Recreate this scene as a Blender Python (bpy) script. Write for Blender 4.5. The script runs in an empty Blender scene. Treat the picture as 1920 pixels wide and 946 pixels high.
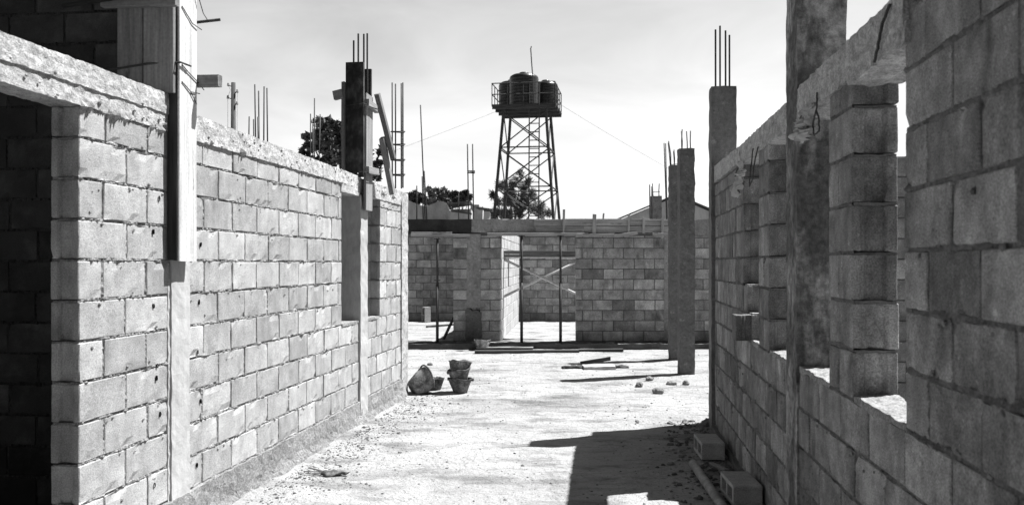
import bpy, math, random
from mathutils import Vector, Matrix, noise
R = math.radians
rnd = random.Random(7)
F = 1600.0                      # focal length in pixels of the 1920 px wide photograph
CAMH = 1.6
HOR = 494.0
scene = bpy.context.scene
col = scene.collection

# ------------------------------------------------------------------ camera, light, exposure
cam_d = bpy.data.cameras.new('camera')
cam = bpy.data.objects.new('camera', cam_d); col.objects.link(cam)
cam.location = (0, 0, CAMH); cam.rotation_euler = (R(90), 0, 0)
cam_d.sensor_width = 36; cam_d.lens = 36 * F / 1920
cam_d.shift_y = (HOR - 473) / 1920
cam_d.clip_start = 0.05; cam_d.clip_end = 2000
cam_d.dof.use_dof = True; cam_d.dof.focus_distance = 8.5; cam_d.dof.aperture_fstop = 4.5
scene.camera = cam
scene.render.engine = 'CYCLES'
scene.view_settings.view_transform = 'Standard'
scene.view_settings.look = 'None'
scene.view_settings.gamma = 1.0
scene.view_settings.use_curve_mapping = False
scene.view_settings.exposure = 1.5
scene.cycles.max_bounces = 6
scene.cycles.diffuse_bounces = 3

SUN_DIR = Vector((0.93, 0.36, 1.73)).normalized()     # towards the sun
elev = math.asin(SUN_DIR.z)
w = bpy.data.worlds.new('World'); scene.world = w; w.use_nodes = True
nt = w.node_tree; nt.nodes.clear()
wo = nt.nodes.new('ShaderNodeOutputWorld'); bg = nt.nodes.new('ShaderNodeBackground')
sky = nt.nodes.new('ShaderNodeTexSky'); sky.sky_type = 'NISHITA'; sky.sun_disc = False
sky.sun_elevation = elev; sky.sun_rotation = math.atan2(SUN_DIR.x, SUN_DIR.y)
sky.dust_density = 2.0
bw = nt.nodes.new('ShaderNodeRGBToBW')               # the photograph is black and white
# thin high cloud
tc = nt.nodes.new('ShaderNodeTexCoord'); mp = nt.nodes.new('ShaderNodeMapping')
mp.inputs['Scale'].default_value = (1.3, 1.0, 4.5)
cn = nt.nodes.new('ShaderNodeTexNoise'); cn.inputs['Scale'].default_value = 2.2; cn.inputs['Detail'].default_value = 7; cn.inputs['Roughness'].default_value = 0.55; cn.inputs['Distortion'].default_value = 0.6
cr = nt.nodes.new('ShaderNodeMapRange'); cr.inputs['From Min'].default_value = 0.38; cr.inputs['From Max'].default_value = 0.72
cr.inputs['To Min'].default_value = 0.0; cr.inputs['To Max'].default_value = 1.1
ad = nt.nodes.new('ShaderNodeMath'); ad.operation = 'ADD'
L = nt.links.new
L(tc.outputs['Generated'], mp.inputs['Vector']); L(mp.outputs[0], cn.inputs['Vector']); L(cn.outputs['Fac'], cr.inputs['Value'])
L(sky.outputs[0], bw.inputs[0]); L(bw.outputs[0], ad.inputs[0]); L(cr.outputs[0], ad.inputs[1])
# made-up sky gradient: bright low ahead, dimmed overhead and behind to deepen shaded walls
sx = nt.nodes.new('ShaderNodeSeparateXYZ'); L(tc.outputs['Generated'], sx.inputs[0])
vy = nt.nodes.new('ShaderNodeMapRange'); vy.inputs['From Min'].default_value = -0.2; vy.inputs['From Max'].default_value = 0.85; vy.inputs['To Min'].default_value = 0.30; vy.inputs['To Max'].default_value = 1.0
L(sx.outputs['Y'], vy.inputs['Value'])
vz = nt.nodes.new('ShaderNodeMapRange'); vz.inputs['From Min'].default_value = 0.02; vz.inputs['From Max'].default_value = 0.75; vz.inputs['To Min'].default_value = 1.0; vz.inputs['To Max'].default_value = 0.35
L(sx.outputs['Z'], vz.inputs['Value'])
m1 = nt.nodes.new('ShaderNodeMath'); m1.operation = 'MULTIPLY'; L(vy.outputs[0], m1.inputs[0]); L(vz.outputs[0], m1.inputs[1])
m2 = nt.nodes.new('ShaderNodeMath'); m2.operation = 'MULTIPLY'; L(ad.outputs[0], m2.inputs[0]); L(m1.outputs[0], m2.inputs[1])
L(m2.outputs[0], bg.inputs['Color']); bg.inputs['Strength'].default_value = 0.087
L(bg.outputs[0], wo.inputs['Surface'])

sd = bpy.data.lights.new('sun', 'SUN'); sd.energy = 4.6; sd.angle = R(0.53); sd.color = (1, 1, 1)
so = bpy.data.objects.new('sun', sd); col.objects.link(so)
so.rotation_euler = (-SUN_DIR).to_track_quat('-Z', 'Y').to_euler()
so.location = SUN_DIR * 60

# ------------------------------------------------------------------ materials
def newmat(name):
    m = bpy.data.materials.new(name); m.use_nodes = True
    n = m.node_tree; b = n.nodes['Principled BSDF']
    return m, n, b
def N(n, t, **kw):
    x = n.nodes.new(t)
    for k, v in kw.items():
        if k in x.inputs: x.inputs[k].default_value = v
        else: setattr(x, k, v)
    return x
def tex(n, vec, scale, detail=4, rough=0.55, stretch=None):
    t = N(n, 'ShaderNodeTexNoise'); t.inputs['Scale'].default_value = scale
    t.inputs['Detail'].default_value = detail; t.inputs['Roughness'].default_value = rough
    if stretch:
        mp = N(n, 'ShaderNodeMapping'); mp.inputs['Scale'].default_value = stretch
        n.links.new(vec, mp.inputs['Vector']); n.links.new(mp.outputs[0], t.inputs['Vector'])
    else:
        n.links.new(vec, t.inputs['Vector'])
    return t.outputs['Fac']
def rng(n, src, a, b, c, d):
    r = N(n, 'ShaderNodeMapRange')
    for k, v in zip(('From Min', 'From Max', 'To Min', 'To Max'), (a, b, c, d)): r.inputs[k].default_value = v
    n.links.new(src, r.inputs['Value']); return r.outputs[0]
def mul(n, a, b):
    m = N(n, 'ShaderNodeMath', operation='MULTIPLY')
    for i, x in enumerate((a, b)):
        if isinstance(x, (int, float)): m.inputs[i].default_value = x
        else: n.links.new(x, m.inputs[i])
    return m.outputs[0]
def add(n, a, b):
    m = N(n, 'ShaderNodeMath', operation='ADD')
    for i, x in enumerate((a, b)):
        if isinstance(x, (int, float)): m.inputs[i].default_value = x
        else: n.links.new(x, m.inputs[i])
    return m.outputs[0]

def mat(name, base, layers=(), bumps=(), rough=0.95, spec=0.15, metallic=0.0):
    """layers: (scale, lo, hi, amount_lo, amount_hi, stretch); bumps: (scale, strength, distance, stretch).
    All grey: the photograph has no colour.  'lc' is the part's own coordinate, 'tone' its own shade."""
    m, n, b = newmat(name)
    at = N(n, 'ShaderNodeAttribute', attribute_name='lc').outputs['Vector']
    to = N(n, 'ShaderNodeAttribute', attribute_name='tone').outputs['Fac']
    v = mul(n, to, base)
    for (s, lo, hi, a, c, st) in layers:
        v = mul(n, v, rng(n, tex(n, at, s, 5, 0.6, st), lo, hi, a, c))
    n.links.new(v, b.inputs['Base Color'])
    prev = None
    for (s, st, di, stretch) in bumps:
        bp = N(n, 'ShaderNodeBump'); bp.inputs['Strength'].default_value = st; bp.inputs['Distance'].default_value = di
        n.links.new(tex(n, at, s, 6, 0.65, stretch), bp.inputs['Height'])
        if prev: n.links.new(prev, bp.inputs['Normal'])
        prev = bp.outputs[0]
    if prev: n.links.new(prev, b.inputs['Normal'])
    b.inputs['Roughness'].default_value = rough
    b.inputs['Specular IOR Level'].default_value = spec
    b.inputs['Metallic'].default_value = metallic
    return m

M = {}
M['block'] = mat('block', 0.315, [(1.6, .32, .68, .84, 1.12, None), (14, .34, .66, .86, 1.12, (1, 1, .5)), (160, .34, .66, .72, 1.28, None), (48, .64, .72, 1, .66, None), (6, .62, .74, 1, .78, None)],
                 [(230, .7, .005, None), (40, .45, .007, None)])
M['deep_shade_block'] = mat('deep_shade_block', 0.04, [(1.3, .32, .68, .6, 1.4, None), (150, .3, .7, .78, 1.22, None), (5, .5, .7, 1, 1.6, None)], [(220, .5, .004, None), (38, .35, .006, None)])  # near-black base puts the unlit room's shade into the block colour
M['far_block'] = mat('pale_block', 0.30, [(1.3, .32, .68, .75, 1.2, None), (6, .35, .65, .75, 1.25, None), (60, .34, .66, .75, 1.28, None), (3.2, .58, .70, 1, .5, (1, 1, .5)), (1.1, .55, .72, 1, .55, (2.2, 1, .5)), (8, .60, .68, 1, 1.35, (1, 1, .6))], [(120, .6, .006, None)])
M['shade_block'] = mat('shaded_weathered_block', 0.20, [(1.3, .32, .68, .7, 1.25, None), (5, .35, .65, .72, 1.28, (1, 1, .5)), (16, .35, .65, .82, 1.2, None), (150, .34, .66, .62, 1.38, None), (7, .60, .72, 1, 1.5, (1, 1, .45)), (4.5, .60, .72, 1, .5, (1, 1, .35)), (45, .64, .72, 1, .6, None), (95, .61, .68, 1, .55, None), (24, .64, .70, 1, 1.5, None)],
                       [(220, .7, .005, None), (38, .45, .008, None)])  # same blocks as the sunlit wall, base darkened to deepen the shade
M['mortar'] = mat('mortar', 0.30, [(3, .3, .7, .75, 1.15, None), (40, .36, .64, .7, 1.15, None), (110, .34, .66, .6, 1.3, None)], [(60, .8, .015, None), (150, .9, .008, None)])
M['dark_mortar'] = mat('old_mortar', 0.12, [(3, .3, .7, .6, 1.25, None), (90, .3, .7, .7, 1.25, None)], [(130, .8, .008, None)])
M['concrete'] = mat('concrete', 0.37, [(2.2, .3, .7, .8, 1.15, None), (11, .34, .66, .78, 1.15, (1, 1, 2)), (30, .36, .64, .75, 1.15, None), (120, .34, .66, .7, 1.25, None), (17, .63, .70, 1, .55, None)], [(10, .35, .03, (1, 1, 2)), (34, .32, .012, (1, 1, 1.5)), (150, .5, .005, None)])
M['smooth_concrete'] = mat('smooth_concrete', 0.35, [(2, .3, .7, .85, 1.1, None), (30, .3, .7, .86, 1.1, (1, 1, .4)), (70, .66, .74, 1, .55, None)], [(60, .45, .006, None)])
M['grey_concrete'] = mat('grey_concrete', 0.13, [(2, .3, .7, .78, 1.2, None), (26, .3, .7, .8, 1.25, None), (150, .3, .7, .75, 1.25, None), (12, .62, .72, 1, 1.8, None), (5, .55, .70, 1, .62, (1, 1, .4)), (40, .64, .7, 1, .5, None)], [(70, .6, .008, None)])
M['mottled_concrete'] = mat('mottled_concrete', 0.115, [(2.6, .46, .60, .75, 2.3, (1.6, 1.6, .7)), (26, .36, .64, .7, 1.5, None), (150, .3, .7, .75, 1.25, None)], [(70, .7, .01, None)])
M['wet_concrete'] = mat('wet_concrete', 0.035, [(5, .3, .7, .7, 1.5, None), (60, .3, .7, .8, 1.25, None)], [(60, .6, .01, None)], rough=.7)
M['wood'] = mat('weathered_timber', 0.27, [(5, .3, .7, .72, 1.2, (.3, 3, 3)), (30, .3, .7, .72, 1.22, (.06, 2, 2)), (9, .64, .72, 1, .45, (.5, 2, 2)), (60, .3, .7, .85, 1.15, None)], [(40, .5, .006, (.05, 2, 2))])
M['dark_wood'] = mat('stained_timber', 0.06, [(5, .3, .7, .6, 1.4, (.3, 3, 3)), (30, .3, .7, .65, 1.4, (.08, 2, 2))], [(40, .5, .006, (.05, 2, 2))])
M['shutter'] = mat('oiled_shutter', 0.02, [(4, .42, .66, .6, 3.0, None), (24, .45, .68, .8, 2.2, (1, 1, .5))], [(30, .3, .006, None)], rough=.6, spec=.3)
M['steel'] = mat('rusted_steel', 0.035, [(30, .3, .7, .6, 1.5, None)], [(120, .4, .004, None)], rough=.7, spec=.3)
M['pipe'] = mat('worn_pipe', 0.2, [(12, .35, .65, .6, 1.3, None), (80, .3, .7, .8, 1.2, None)], [(70, .4, .004, None)], rough=.6, spec=.3)
M['galv'] = mat('galvanised_pipe', 0.5, [(12, .3, .7, .7, 1.2, None)], [], rough=.45, spec=.5)
M['tank'] = mat('black_plastic', 0.012, [(3, .3, .7, .7, 1.6, (3, 3, .3))], [], rough=.35, spec=.5)
M['rubber'] = mat('cement_crusted_rubber', 0.085, [(8, .4, .64, .6, 1.9, None), (45, .35, .65, .7, 1.5, None)], [(50, .6, .008, None)], rough=.85)
M['paper'] = mat('crumpled_paper', 0.45, [(20, .3, .7, .8, 1.15, None)], [(30, .6, .01, None)], rough=.9)
M['stone'] = mat('pale_stone', 0.2, [(12, .3, .7, .75, 1.2, None), (90, .3, .7, .8, 1.2, None)], [(40, .6, .02, None)])
M['leaf'] = mat('foliage', 0.042, [(.6, .3, .7, .7, 1.35, None)], [], rough=.6, spec=.3)
M['bark'] = mat('bark', 0.06, [(6, .3, .7, .6, 1.5, (1, 1, .2))], [(14, .6, .03, (1, 1, .2))])
M['plaster'] = mat('pale_plaster', 0.35, [(.5, .3, .7, .8, 1.1, None), (3, .45, .66, 1, .75, (1, 1, .35)), (25, .3, .7, .9, 1.1, None)], [(20, .4, .01, None)])
M['sheet'] = mat('metal_roof_sheet', 0.06, [(1, .3, .7, .7, 1.3, None)], [], rough=.6)
M['cord'] = mat('wire_cable', 0.35, [], [])

def ground_mat():
    m, n, b = newmat('dusty_ground')
    p = N(n, 'ShaderNodeTexCoord').outputs['Object']
    v = mul(n, rng(n, tex(n, p, .9, 6, .6), .3, .7, .80, 1.10), .325)
    v = mul(n, v, rng(n, tex(n, p, 1.3, 6, .68, (1, 1.9, 1)), .50, .64, 1, .55))      # damp and trodden patches
    v = mul(n, v, rng(n, tex(n, p, 4.2, 5, .7, (.6, 1.5, 1)), .55, .70, 1, .72))
    v = mul(n, v, rng(n, tex(n, p, 13, 5, .7, (.6, 1.5, 1)), .58, .70, 1, .74))
    v = mul(n, v, rng(n, tex(n, p, 30, 4, .65, (.7, 1.3, 1)), .61, .67, 1, .55))       # grit
    v = mul(n, v, rng(n, tex(n, p, 70, 3, .6), .63, .69, 1, .45))
    v = mul(n, v, rng(n, tex(n, p, 130, 3, .6), .3, .7, .85, 1.12))
    for (cx, cy, rx, ry, dk) in ((.5, 9.8, 1.15, 1.0, .62), (-.6, 10.1, .6, .6, .68), (-1.2, 6.15, .38, .2, .6), (-1.0, 6.5, .7, .3, .72), (.1, 8.4, .7, .25, .7), (-1.1, 8.6, .5, .5, .72)):   # stains left by mixing and carrying
        mp = N(n, 'ShaderNodeMapping', vector_type='POINT'); mp.inputs['Location'].default_value = (-cx / rx, -cy / ry, 0); mp.inputs['Scale'].default_value = (1 / rx, 1 / ry, 0)
        n.links.new(p, mp.inputs['Vector']); ln = N(n, 'ShaderNodeVectorMath', operation='LENGTH'); n.links.new(mp.outputs[0], ln.inputs[0])
        dd = add(n, ln.outputs['Value'], mul(n, tex(n, p, 2.6, 6, .7, (.8, 1.6, 1)), 2.6))
        v = mul(n, v, rng(n, dd, 1.35, 2.1, dk, 1.0))
    n.links.new(v, b.inputs['Base Color'])
    prev = None
    for (s, st, d) in ((3, .6, .09), (9, .6, .05), (26, .8, .03), (80, .8, .01)):
        bp = N(n, 'ShaderNodeBump'); bp.inputs['Strength'].default_value = st; bp.inputs['Distance'].default_value = d
        n.links.new(tex(n, p, s, 5, .6), bp.inputs['Height'])
        if prev: n.links.new(prev, bp.inputs['Normal'])
        prev = bp.outputs[0]
    n.links.new(prev, b.inputs['Normal'])
    b.inputs['Roughness'].default_value = 1; b.inputs['Specular IOR Level'].default_value = .05
    return m
M['ground'] = ground_mat()

# ------------------------------------------------------------------ mesh helpers
ROOT = {}
class MB:
    def __init__(s): s.v = []; s.f = []; s.t = []; s.c = []; s.m = []; s.mi = 0
    def add(s, verts, faces, tone=1.0, xf=None, lc=None):
        o = len(s.v)
        for i, p in enumerate(verts):
            p = Vector(p)
            s.c.append(tuple(lc[i]) if lc else tuple(p))
            s.v.append(tuple(xf @ p) if xf else tuple(p)); s.t.append(tone[i] if isinstance(tone, list) else tone)
        for f in faces: s.f.append([o + k for k in f]); s.m.append(s.mi)
    def build(s, name, mats, parent=None, local=True, smooth=False):
        me = bpy.data.meshes.new(name)
        vs = s.v
        if parent is not None and not local:
            inv = ROOT[parent.name].inverted(); vs = [tuple(inv @ Vector(p)) for p in vs]
        me.from_pydata(vs, [], s.f)
        a = me.attributes.new('tone', 'FLOAT', 'POINT'); a.data.foreach_set('value', s.t)
        b = me.attributes.new('lc', 'FLOAT_VECTOR', 'POINT'); b.data.foreach_set('vector', [x for p in s.c for x in p])
        if not isinstance(mats, (list, tuple)): mats = [mats]
        for mm in mats: me.materials.append(M[mm])
        me.polygons.foreach_set('material_index', s.m)
        if smooth: me.polygons.foreach_set('use_smooth', [True] * len(me.polygons))
        me.update()
        o = bpy.data.objects.new(name, me); col.objects.link(o)
        if parent is not None:
            o.parent = parent; ROOT[o.name] = ROOT[parent.name]
        else: ROOT[o.name] = Matrix()
        return o
def tag(o, label=None, cat=None, group=None, kind=None):
    if label: o['label'] = label
    if cat: o['category'] = cat
    if group: o['group'] = group
    if kind: o['kind'] = kind
    return o
def thing(name, label, cat, loc=(0, 0, 0), rz=0.0, group=None):
    o = bpy.data.objects.new(name, None); col.objects.link(o)
    o.location = loc; o.rotation_euler = (0, 0, rz); o.empty_display_size = .2
    ROOT[o.name] = Matrix.Translation(Vector(loc)) @ Matrix.Rotation(rz, 4, 'Z')
    return tag(o, label, cat, group)
def solo(mb, name, mats, label, cat, loc=(0, 0, 0), rz=0.0, group=None, smooth=False):
    """a thing that is one mesh, built in its own coordinates"""
    o = mb.build(name, mats, None, True, smooth)
    o.location = loc; o.rotation_euler = (0, 0, rz)
    return tag(o, label, cat, group)

def P(px, py, y): return Vector(((px - 960) / F * y, y, CAMH + (HOR - py) / F * y))
def G(px, py, h=0.0):
    y = F * (CAMH - h) / (py - HOR); return Vector(((px - 960) / F * y, y, h))

def box(mb, lo, hi, tone=1.0, xf=None, bev=0.0):
    x0, y0, z0 = lo; x1, y1, z1 = hi
    if bev <= 0:
        v = [(x0, y0, z0), (x1, y0, z0), (x1, y1, z0), (x0, y1, z0), (x0, y0, z1), (x1, y0, z1), (x1, y1, z1), (x0, y1, z1)]
        f = [(0, 3, 2, 1), (4, 5, 6, 7), (0, 1, 5, 4), (1, 2, 6, 5), (2, 3, 7, 6), (3, 0, 4, 7)]
        mb.add(v, f, tone, xf); return
    rings = []
    for z, i in ((z0, bev), (z0 + bev, 0), (z1 - bev, 0), (z1, bev)):
        b = bev
        rings.append([(x0 + b + i*.4, y0 + i, z), (x1 - b - i*.4, y0 + i, z), (x1 - i, y0 + b + i*.4, z), (x1 - i, y1 - b - i*.4, z),
                      (x1 - b - i*.4, y1 - i, z), (x0 + b + i*.4, y1 - i, z), (x0 + i, y1 - b - i*.4, z), (x0 + i, y0 + b + i*.4, z)])
    v = [p for r in rings for p in r]; f = []
    for k in range(3):
        for j in range(8):
            a = k * 8 + j; c = k * 8 + (j + 1) % 8
            f.append((a, c, c + 8, a + 8))
    f.append(tuple(range(7, -1, -1))); f.append(tuple(range(24, 32)))
    mb.add(v, f, tone, xf)

def rough_box(mb, lo, hi, res=.05, amp=.006, freq=9.0, tone=1.0, xf=None, seed=0.0, top=None, shear=None):
    """a box of cast concrete or earth: every face a grid, worn by noise; top(x,y) may lift its upper face"""
    lo = Vector(lo); hi = Vector(hi); off = Vector((seed * 3.1, seed * 7.7, seed * 1.3))
    def disp(p):
        q = p + noise.noise_vector((p + off) * freq) * amp + noise.noise_vector((p + off) * freq * 3.3) * amp * .45
        if top:
            k = (p.z - lo.z) / max(1e-6, hi.z - lo.z); q.z += k * top(p.x, p.y)
        if shear: q = shear(q, (p.z - lo.z) / max(1e-6, hi.z - lo.z))
        return q
    n = [max(1, int(round((hi[i] - lo[i]) / res))) for i in range(3)]
    for ax in range(3):
        a, b = [(1, 2), (2, 0), (0, 1)][ax]
        for side in (0, 1):
            vs = []; fs = []
            for i in range(n[a] + 1):
                for j in range(n[b] + 1):
                    p = Vector((0, 0, 0)); p[ax] = (lo, hi)[side][ax]
                    p[a] = lo[a] + (hi[a] - lo[a]) * i / n[a]; p[b] = lo[b] + (hi[b] - lo[b]) * j / n[b]
                    vs.append(disp(p))
            w_ = n[b] + 1
            for i in range(n[a]):
                for j in range(n[b]):
                    q = (i * w_ + j, (i + 1) * w_ + j, (i + 1) * w_ + j + 1, i * w_ + j + 1)
                    fs.append(q if side else q[::-1])
            mb.add(vs, fs, tone, xf)

def frame_from(a, b, up=Vector((0, 0, 1))):
    """matrix with x along a->b, z near up, origin at a"""
    x = (b - a).normalized(); y = up.cross(x)
    if y.length < 1e-4: y = Vector((0, 1, 0)).cross(x)
    y.normalize(); z = x.cross(y)
    m = Matrix((x, y, z)).transposed().to_4x4(); m.translation = a
    return m
def plank(mb, a, b, wid, thk, up=Vector((0, 0, 1)), tone=1.0, bev=.003):
    """a sawn board from a to b: wid across, thk along up"""
    a = Vector(a); b = Vector(b); m = frame_from(a, b, up); ln = (b - a).length
    n = max(1, int(ln / .25)); sd_ = rnd.uniform(0, 50)
    prof = [(-wid/2, -thk/2 + bev), (-wid/2 + bev, -thk/2), (wid/2 - bev, -thk/2), (wid/2, -thk/2 + bev), (wid/2, thk/2 - bev), (wid/2 - bev, thk/2), (-wid/2 + bev, thk/2), (-wid/2, thk/2 - bev)]
    vs = []; lc = []; fs = []
    for i in range(n + 1):
        x = ln * i / n
        w1 = noise.noise(Vector((x * 1.3 + sd_, sd_, 0))) * .004; w2 = noise.noise(Vector((x * 1.1 + sd_, 0, sd_))) * .004
        for k, (y, z) in enumerate(prof):
            e = rnd.uniform(-.004, .004) if i in (0, n) else 0
            vs.append((x + e, y + w1, z + w2)); lc.append((x + sd_, y, z))
    for i in range(n):
        for k in range(8):
            q = (i*8 + k, i*8 + (k+1) % 8, (i+1)*8 + (k+1) % 8, (i+1)*8 + k)
            fs.append(q[::-1])
    fs.append(tuple(range(8))); fs.append(tuple(n*8 + k for k in range(7, -1, -1)))
    mb.add(vs, fs, tone, m, lc)
def tube(mb, pts, r, n=6, tone=1.0, cap=True):
    pts = [Vector(p) for p in pts]; vs = []; fs = []
    rs = r if isinstance(r, (list, tuple)) else [r] * len(pts)
    u = None
    for i, p in enumerate(pts):
        d = (pts[min(i+1, len(pts)-1)] - pts[max(i-1, 0)]).normalized()
        if u is None:
            u = d.orthogonal().normalized()
        else:
            u = (u - d * u.dot(d)).normalized()
        w_ = d.cross(u)
        for k in range(n):
            t = 2 * math.pi * k / n
            vs.append(p + (u * math.cos(t) + w_ * math.sin(t)) * rs[i])
    for i in range(len(pts) - 1):
        for k in range(n):
            fs.append((i*n + k, i*n + (k+1) % n, (i+1)*n + (k+1) % n, (i+1)*n + k))
    if cap:
        fs.append(tuple(range(n-1, -1, -1))); fs.append(tuple((len(pts)-1)*n + k for k in range(n)))
    mb.add(vs, fs, tone)
def lathe(mb, prof, n=24, tone=1.0, xf=None, wob=0.0, seed=0.0):
    """prof: (radius, height) pairs from the outside bottom round to wherever it ends"""
    vs = []; fs = []
    for (r, z) in prof:
        for k in range(n):
            t = 2 * math.pi * k / n
            p = Vector((r * math.cos(t), r * math.sin(t), z))
            if wob: p += noise.noise_vector(Vector((math.cos(t) * 1.4 + seed, math.sin(t) * 1.4, z * 5))) * wob * (z / max(q[1] for q in prof) + .15)
            vs.append(p)
    for i in range(len(prof) - 1):
        for k in range(n): fs.append((i*n + k, i*n + (k+1) % n, (i+1)*n + (k+1) % n, (i+1)*n + k))
    mb.add(vs, fs, tone, xf)

# ------------------------------------------------------------------ block masonry
def block(mb, u0, u1, v0, v1, w0, w1, tone, ys, groove=True, jit=.0012, fine=True):
    """one hollow-block face to face: worn arrises, grooved ends.  ys = +1/-1 turns v into local y"""
    ch = .004; g = .022 if groove else 0
    T = v1 - v0; nu = max(2, int((u1 - u0) / (.06 if fine else .2)))
    pl = []
    for i in range(nu + 1): pl.append((u0 + ch + (u1 - u0 - 2*ch) * i / nu, v0))
    if g: e = [(u1, v0 + ch), (u1, v0 + .17*T), (u1 - g*.35, v0 + .19*T), (u1 - g*.35, v0 + .27*T), (u1 - g, v0 + .31*T), (u1 - g, v0 + .70*T), (u1 - g*.3, v0 + .75*T), (u1, v0 + .78*T), (u1, v1 - ch)]
    else: e = [(u1, v0 + ch), (u1, v1 - ch)]
    pl += e
    pl += [(u1 - ch, v1), (u0 + ch, v1)]
    pl += [(u0 + u1 - a, b) for (a, b) in reversed(e)]
    lv = [(w0, 1), (w0 + ch, 0)] + ([(w0 + (w1 - w0) * k / 4, 0) for k in (1, 2, 3)] if fine else []) + [(w1 - ch, 0), (w1, 1)]
    uc = (u0 + u1) / 2; vc = (v0 + v1) / 2; n = len(pl); vs = []; fs = []; lc = []; tn = []
    off = Vector((rnd.uniform(0, 90), rnd.uniform(0, 90), rnd.uniform(0, 90)))
    for (wz, ins) in lv:
        for (a, b) in pl:
            if ins:
                a += ch * .8 * (1 if a < uc else -1) if abs(a - uc) > (u1 - u0) * .42 else 0
                b += ch * .8 * (1 if b < vc else -1) if abs(b - vc) > T * .42 else 0
            p = Vector((a, b, wz))
            if jit:
                d = noise.noise_vector(p * 16 + off) * jit * 1.6 + Vector((rnd.uniform(-1, 1), rnd.uniform(-1, 1), rnd.uniform(-1, 1))) * jit * .5
                if fine and (abs(wz - w0) < .012 or abs(wz - w1) < .012) and rnd.random() < .16:
                    d.y += rnd.uniform(.003, .014) * (1 if b < vc else -1); d.z += rnd.uniform(0, .006) * (1 if wz < (w0 + w1)/2 else -1)
                p += d
            vs.append((p.x, p.y * ys, p.z)); lc.append(p + off)
            ed_ = 1 if (abs(wz - w0) < .012 or abs(wz - w1) < .012 or min(abs(a - u0), abs(a - u1)) < .02) else .35
            tn.append(tone * (1 + ed_ * .42 * noise.noise(p * 9 + off * 2)))   # smears of mortar, chips and stains
    for k in range(len(lv) - 1):
        for j in range(n):
            q = (k*n + j, k*n + (j+1) % n, (k+1)*n + (j+1) % n, (k+1)*n + j)
            fs.append(q if ys > 0 else q[::-1])
    q = tuple(range(n-1, -1, -1)); fs.append(q if ys > 0 else q[::-1])
    q = tuple((len(lv)-1)*n + j for j in range(n)); fs.append(q if ys > 0 else q[::-1])
    mb.add(vs, fs, tn, None, lc)
def joint(mb, a, b, ys, hw=.012, out=.008, step=.012, tone=1.0, v0=0.0):
    """a bead of squeezed-out mortar from a to b (u,w pairs) on the visible face"""
    a = Vector((a[0], a[1])); b = Vector((b[0], b[1])); ln = (b - a).length
    n = max(2, int(ln / step)); d = (b - a) / ln; p = Vector((-d.y, d.x))
    vs = []; fs = []; sd_ = rnd.uniform(0, 99)
    for i in range(n + 1):
        s = a + (b - a) * i / n
        k1 = noise.noise(Vector((s.x * 23 + sd_, s.y * 23, 1))); k2 = noise.noise(Vector((s.x * 7, s.y * 7, 2 + sd_)))
        k3 = noise.noise(Vector((s.x * 95, s.y * 95, sd_)))
        for (q, dep) in ((-1.25, .012), (-.75, .3), (0, 1.), (.75, .45), (1.25, .012)):
            if abs(q) > 1: vv = .018
            else: vv = .008 - out * dep * (.3 + 1.2 * k1 + 1.1 * k2 + 1.5 * k3)
            c = s + p * (q * hw * (1 + .4 * k2 + .55 * k3) + .004 * k1)
            vs.append((c.x, (v0 + vv) * ys, c.y))
    for i in range(n):
        for k in range(4):
            q = (i*5 + k, (i+1)*5 + k, (i+1)*5 + k + 1, i*5 + k + 1)
            fs.append(q if ys > 0 else q[::-1])
    mb.add(vs, fs, tone)
def masonry(mb, rows, T, ys, gap=.014, fine=True, groove=True, spread=.13, beads=True, coreb=True, mort_tone=1.0, hw=.013, out=.011):
    """rows: (w0, w1, parity, [(ua, ub, ref, exposed_a, exposed_b), ...]).  material 0 block, 1 mortar"""
    for (w0, w1, par, segs) in rows:
        for (ua, ub, ref, ea, eb) in segs:
            js = []; k = math.floor((ua - ref) / .4) - 1
            while True:
                u = ref + .4 * k + .2 * (par % 2); k += 1
                if u >= ub - .07: break
                if u > ua + .07: js.append(u + rnd.uniform(-.012, .012))
            ed = [ua] + js + [ub]
            for i in range(len(ed) - 1):
                a = ed[i] + (gap/2 if i else 0); b = ed[i+1] - (gap/2 if i < len(ed) - 2 else 0)
                t = rnd.gauss(1, spread); t = min(1.32, max(.68, t)); dv = rnd.uniform(-.003, .003)
                mb.mi = 0
                block(mb, a, b, dv, T + dv, w0 + gap/2, w1 - gap/2, t, ys, groove, .0012 if fine else 0, fine)
            mb.mi = 1
            if beads:
                for u in js: joint(mb, (u, w0), (u, w1), ys, hw * .9, out * .7, .012 if fine else .06, mort_tone * rnd.uniform(.9, 1.1))
                joint(mb, (ua, w0), (ub, w0), ys, hw, out, .0085 if fine else .06, mort_tone)
            if fine:      # the beds seen end-on in the openings
                for (on, e, sg) in ((ea, ua, 1), (eb, ub, -1)):
                    if on:
                        x0, x1 = sorted((e + sg * .003, e + sg * .05)); y0, y1 = sorted((.006 * ys, (T - .006) * ys))
                        rough_box(mb, (x0, y0, w0 - gap * .55), (x1, y1, w0 + gap * rnd.uniform(-.05, .35)), .014, .005, 26, mort_tone * .9)
            if coreb:
                c0 = ua + (.036 if ea else 0); c1 = ub - (.036 if eb else 0)
                y0, y1 = sorted((.02 * ys, (T - .02) * ys))
                box(mb, (c0, y0, w0), (c1, y1, w1), .85 * mort_tone)
    mb.mi = 0

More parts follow.
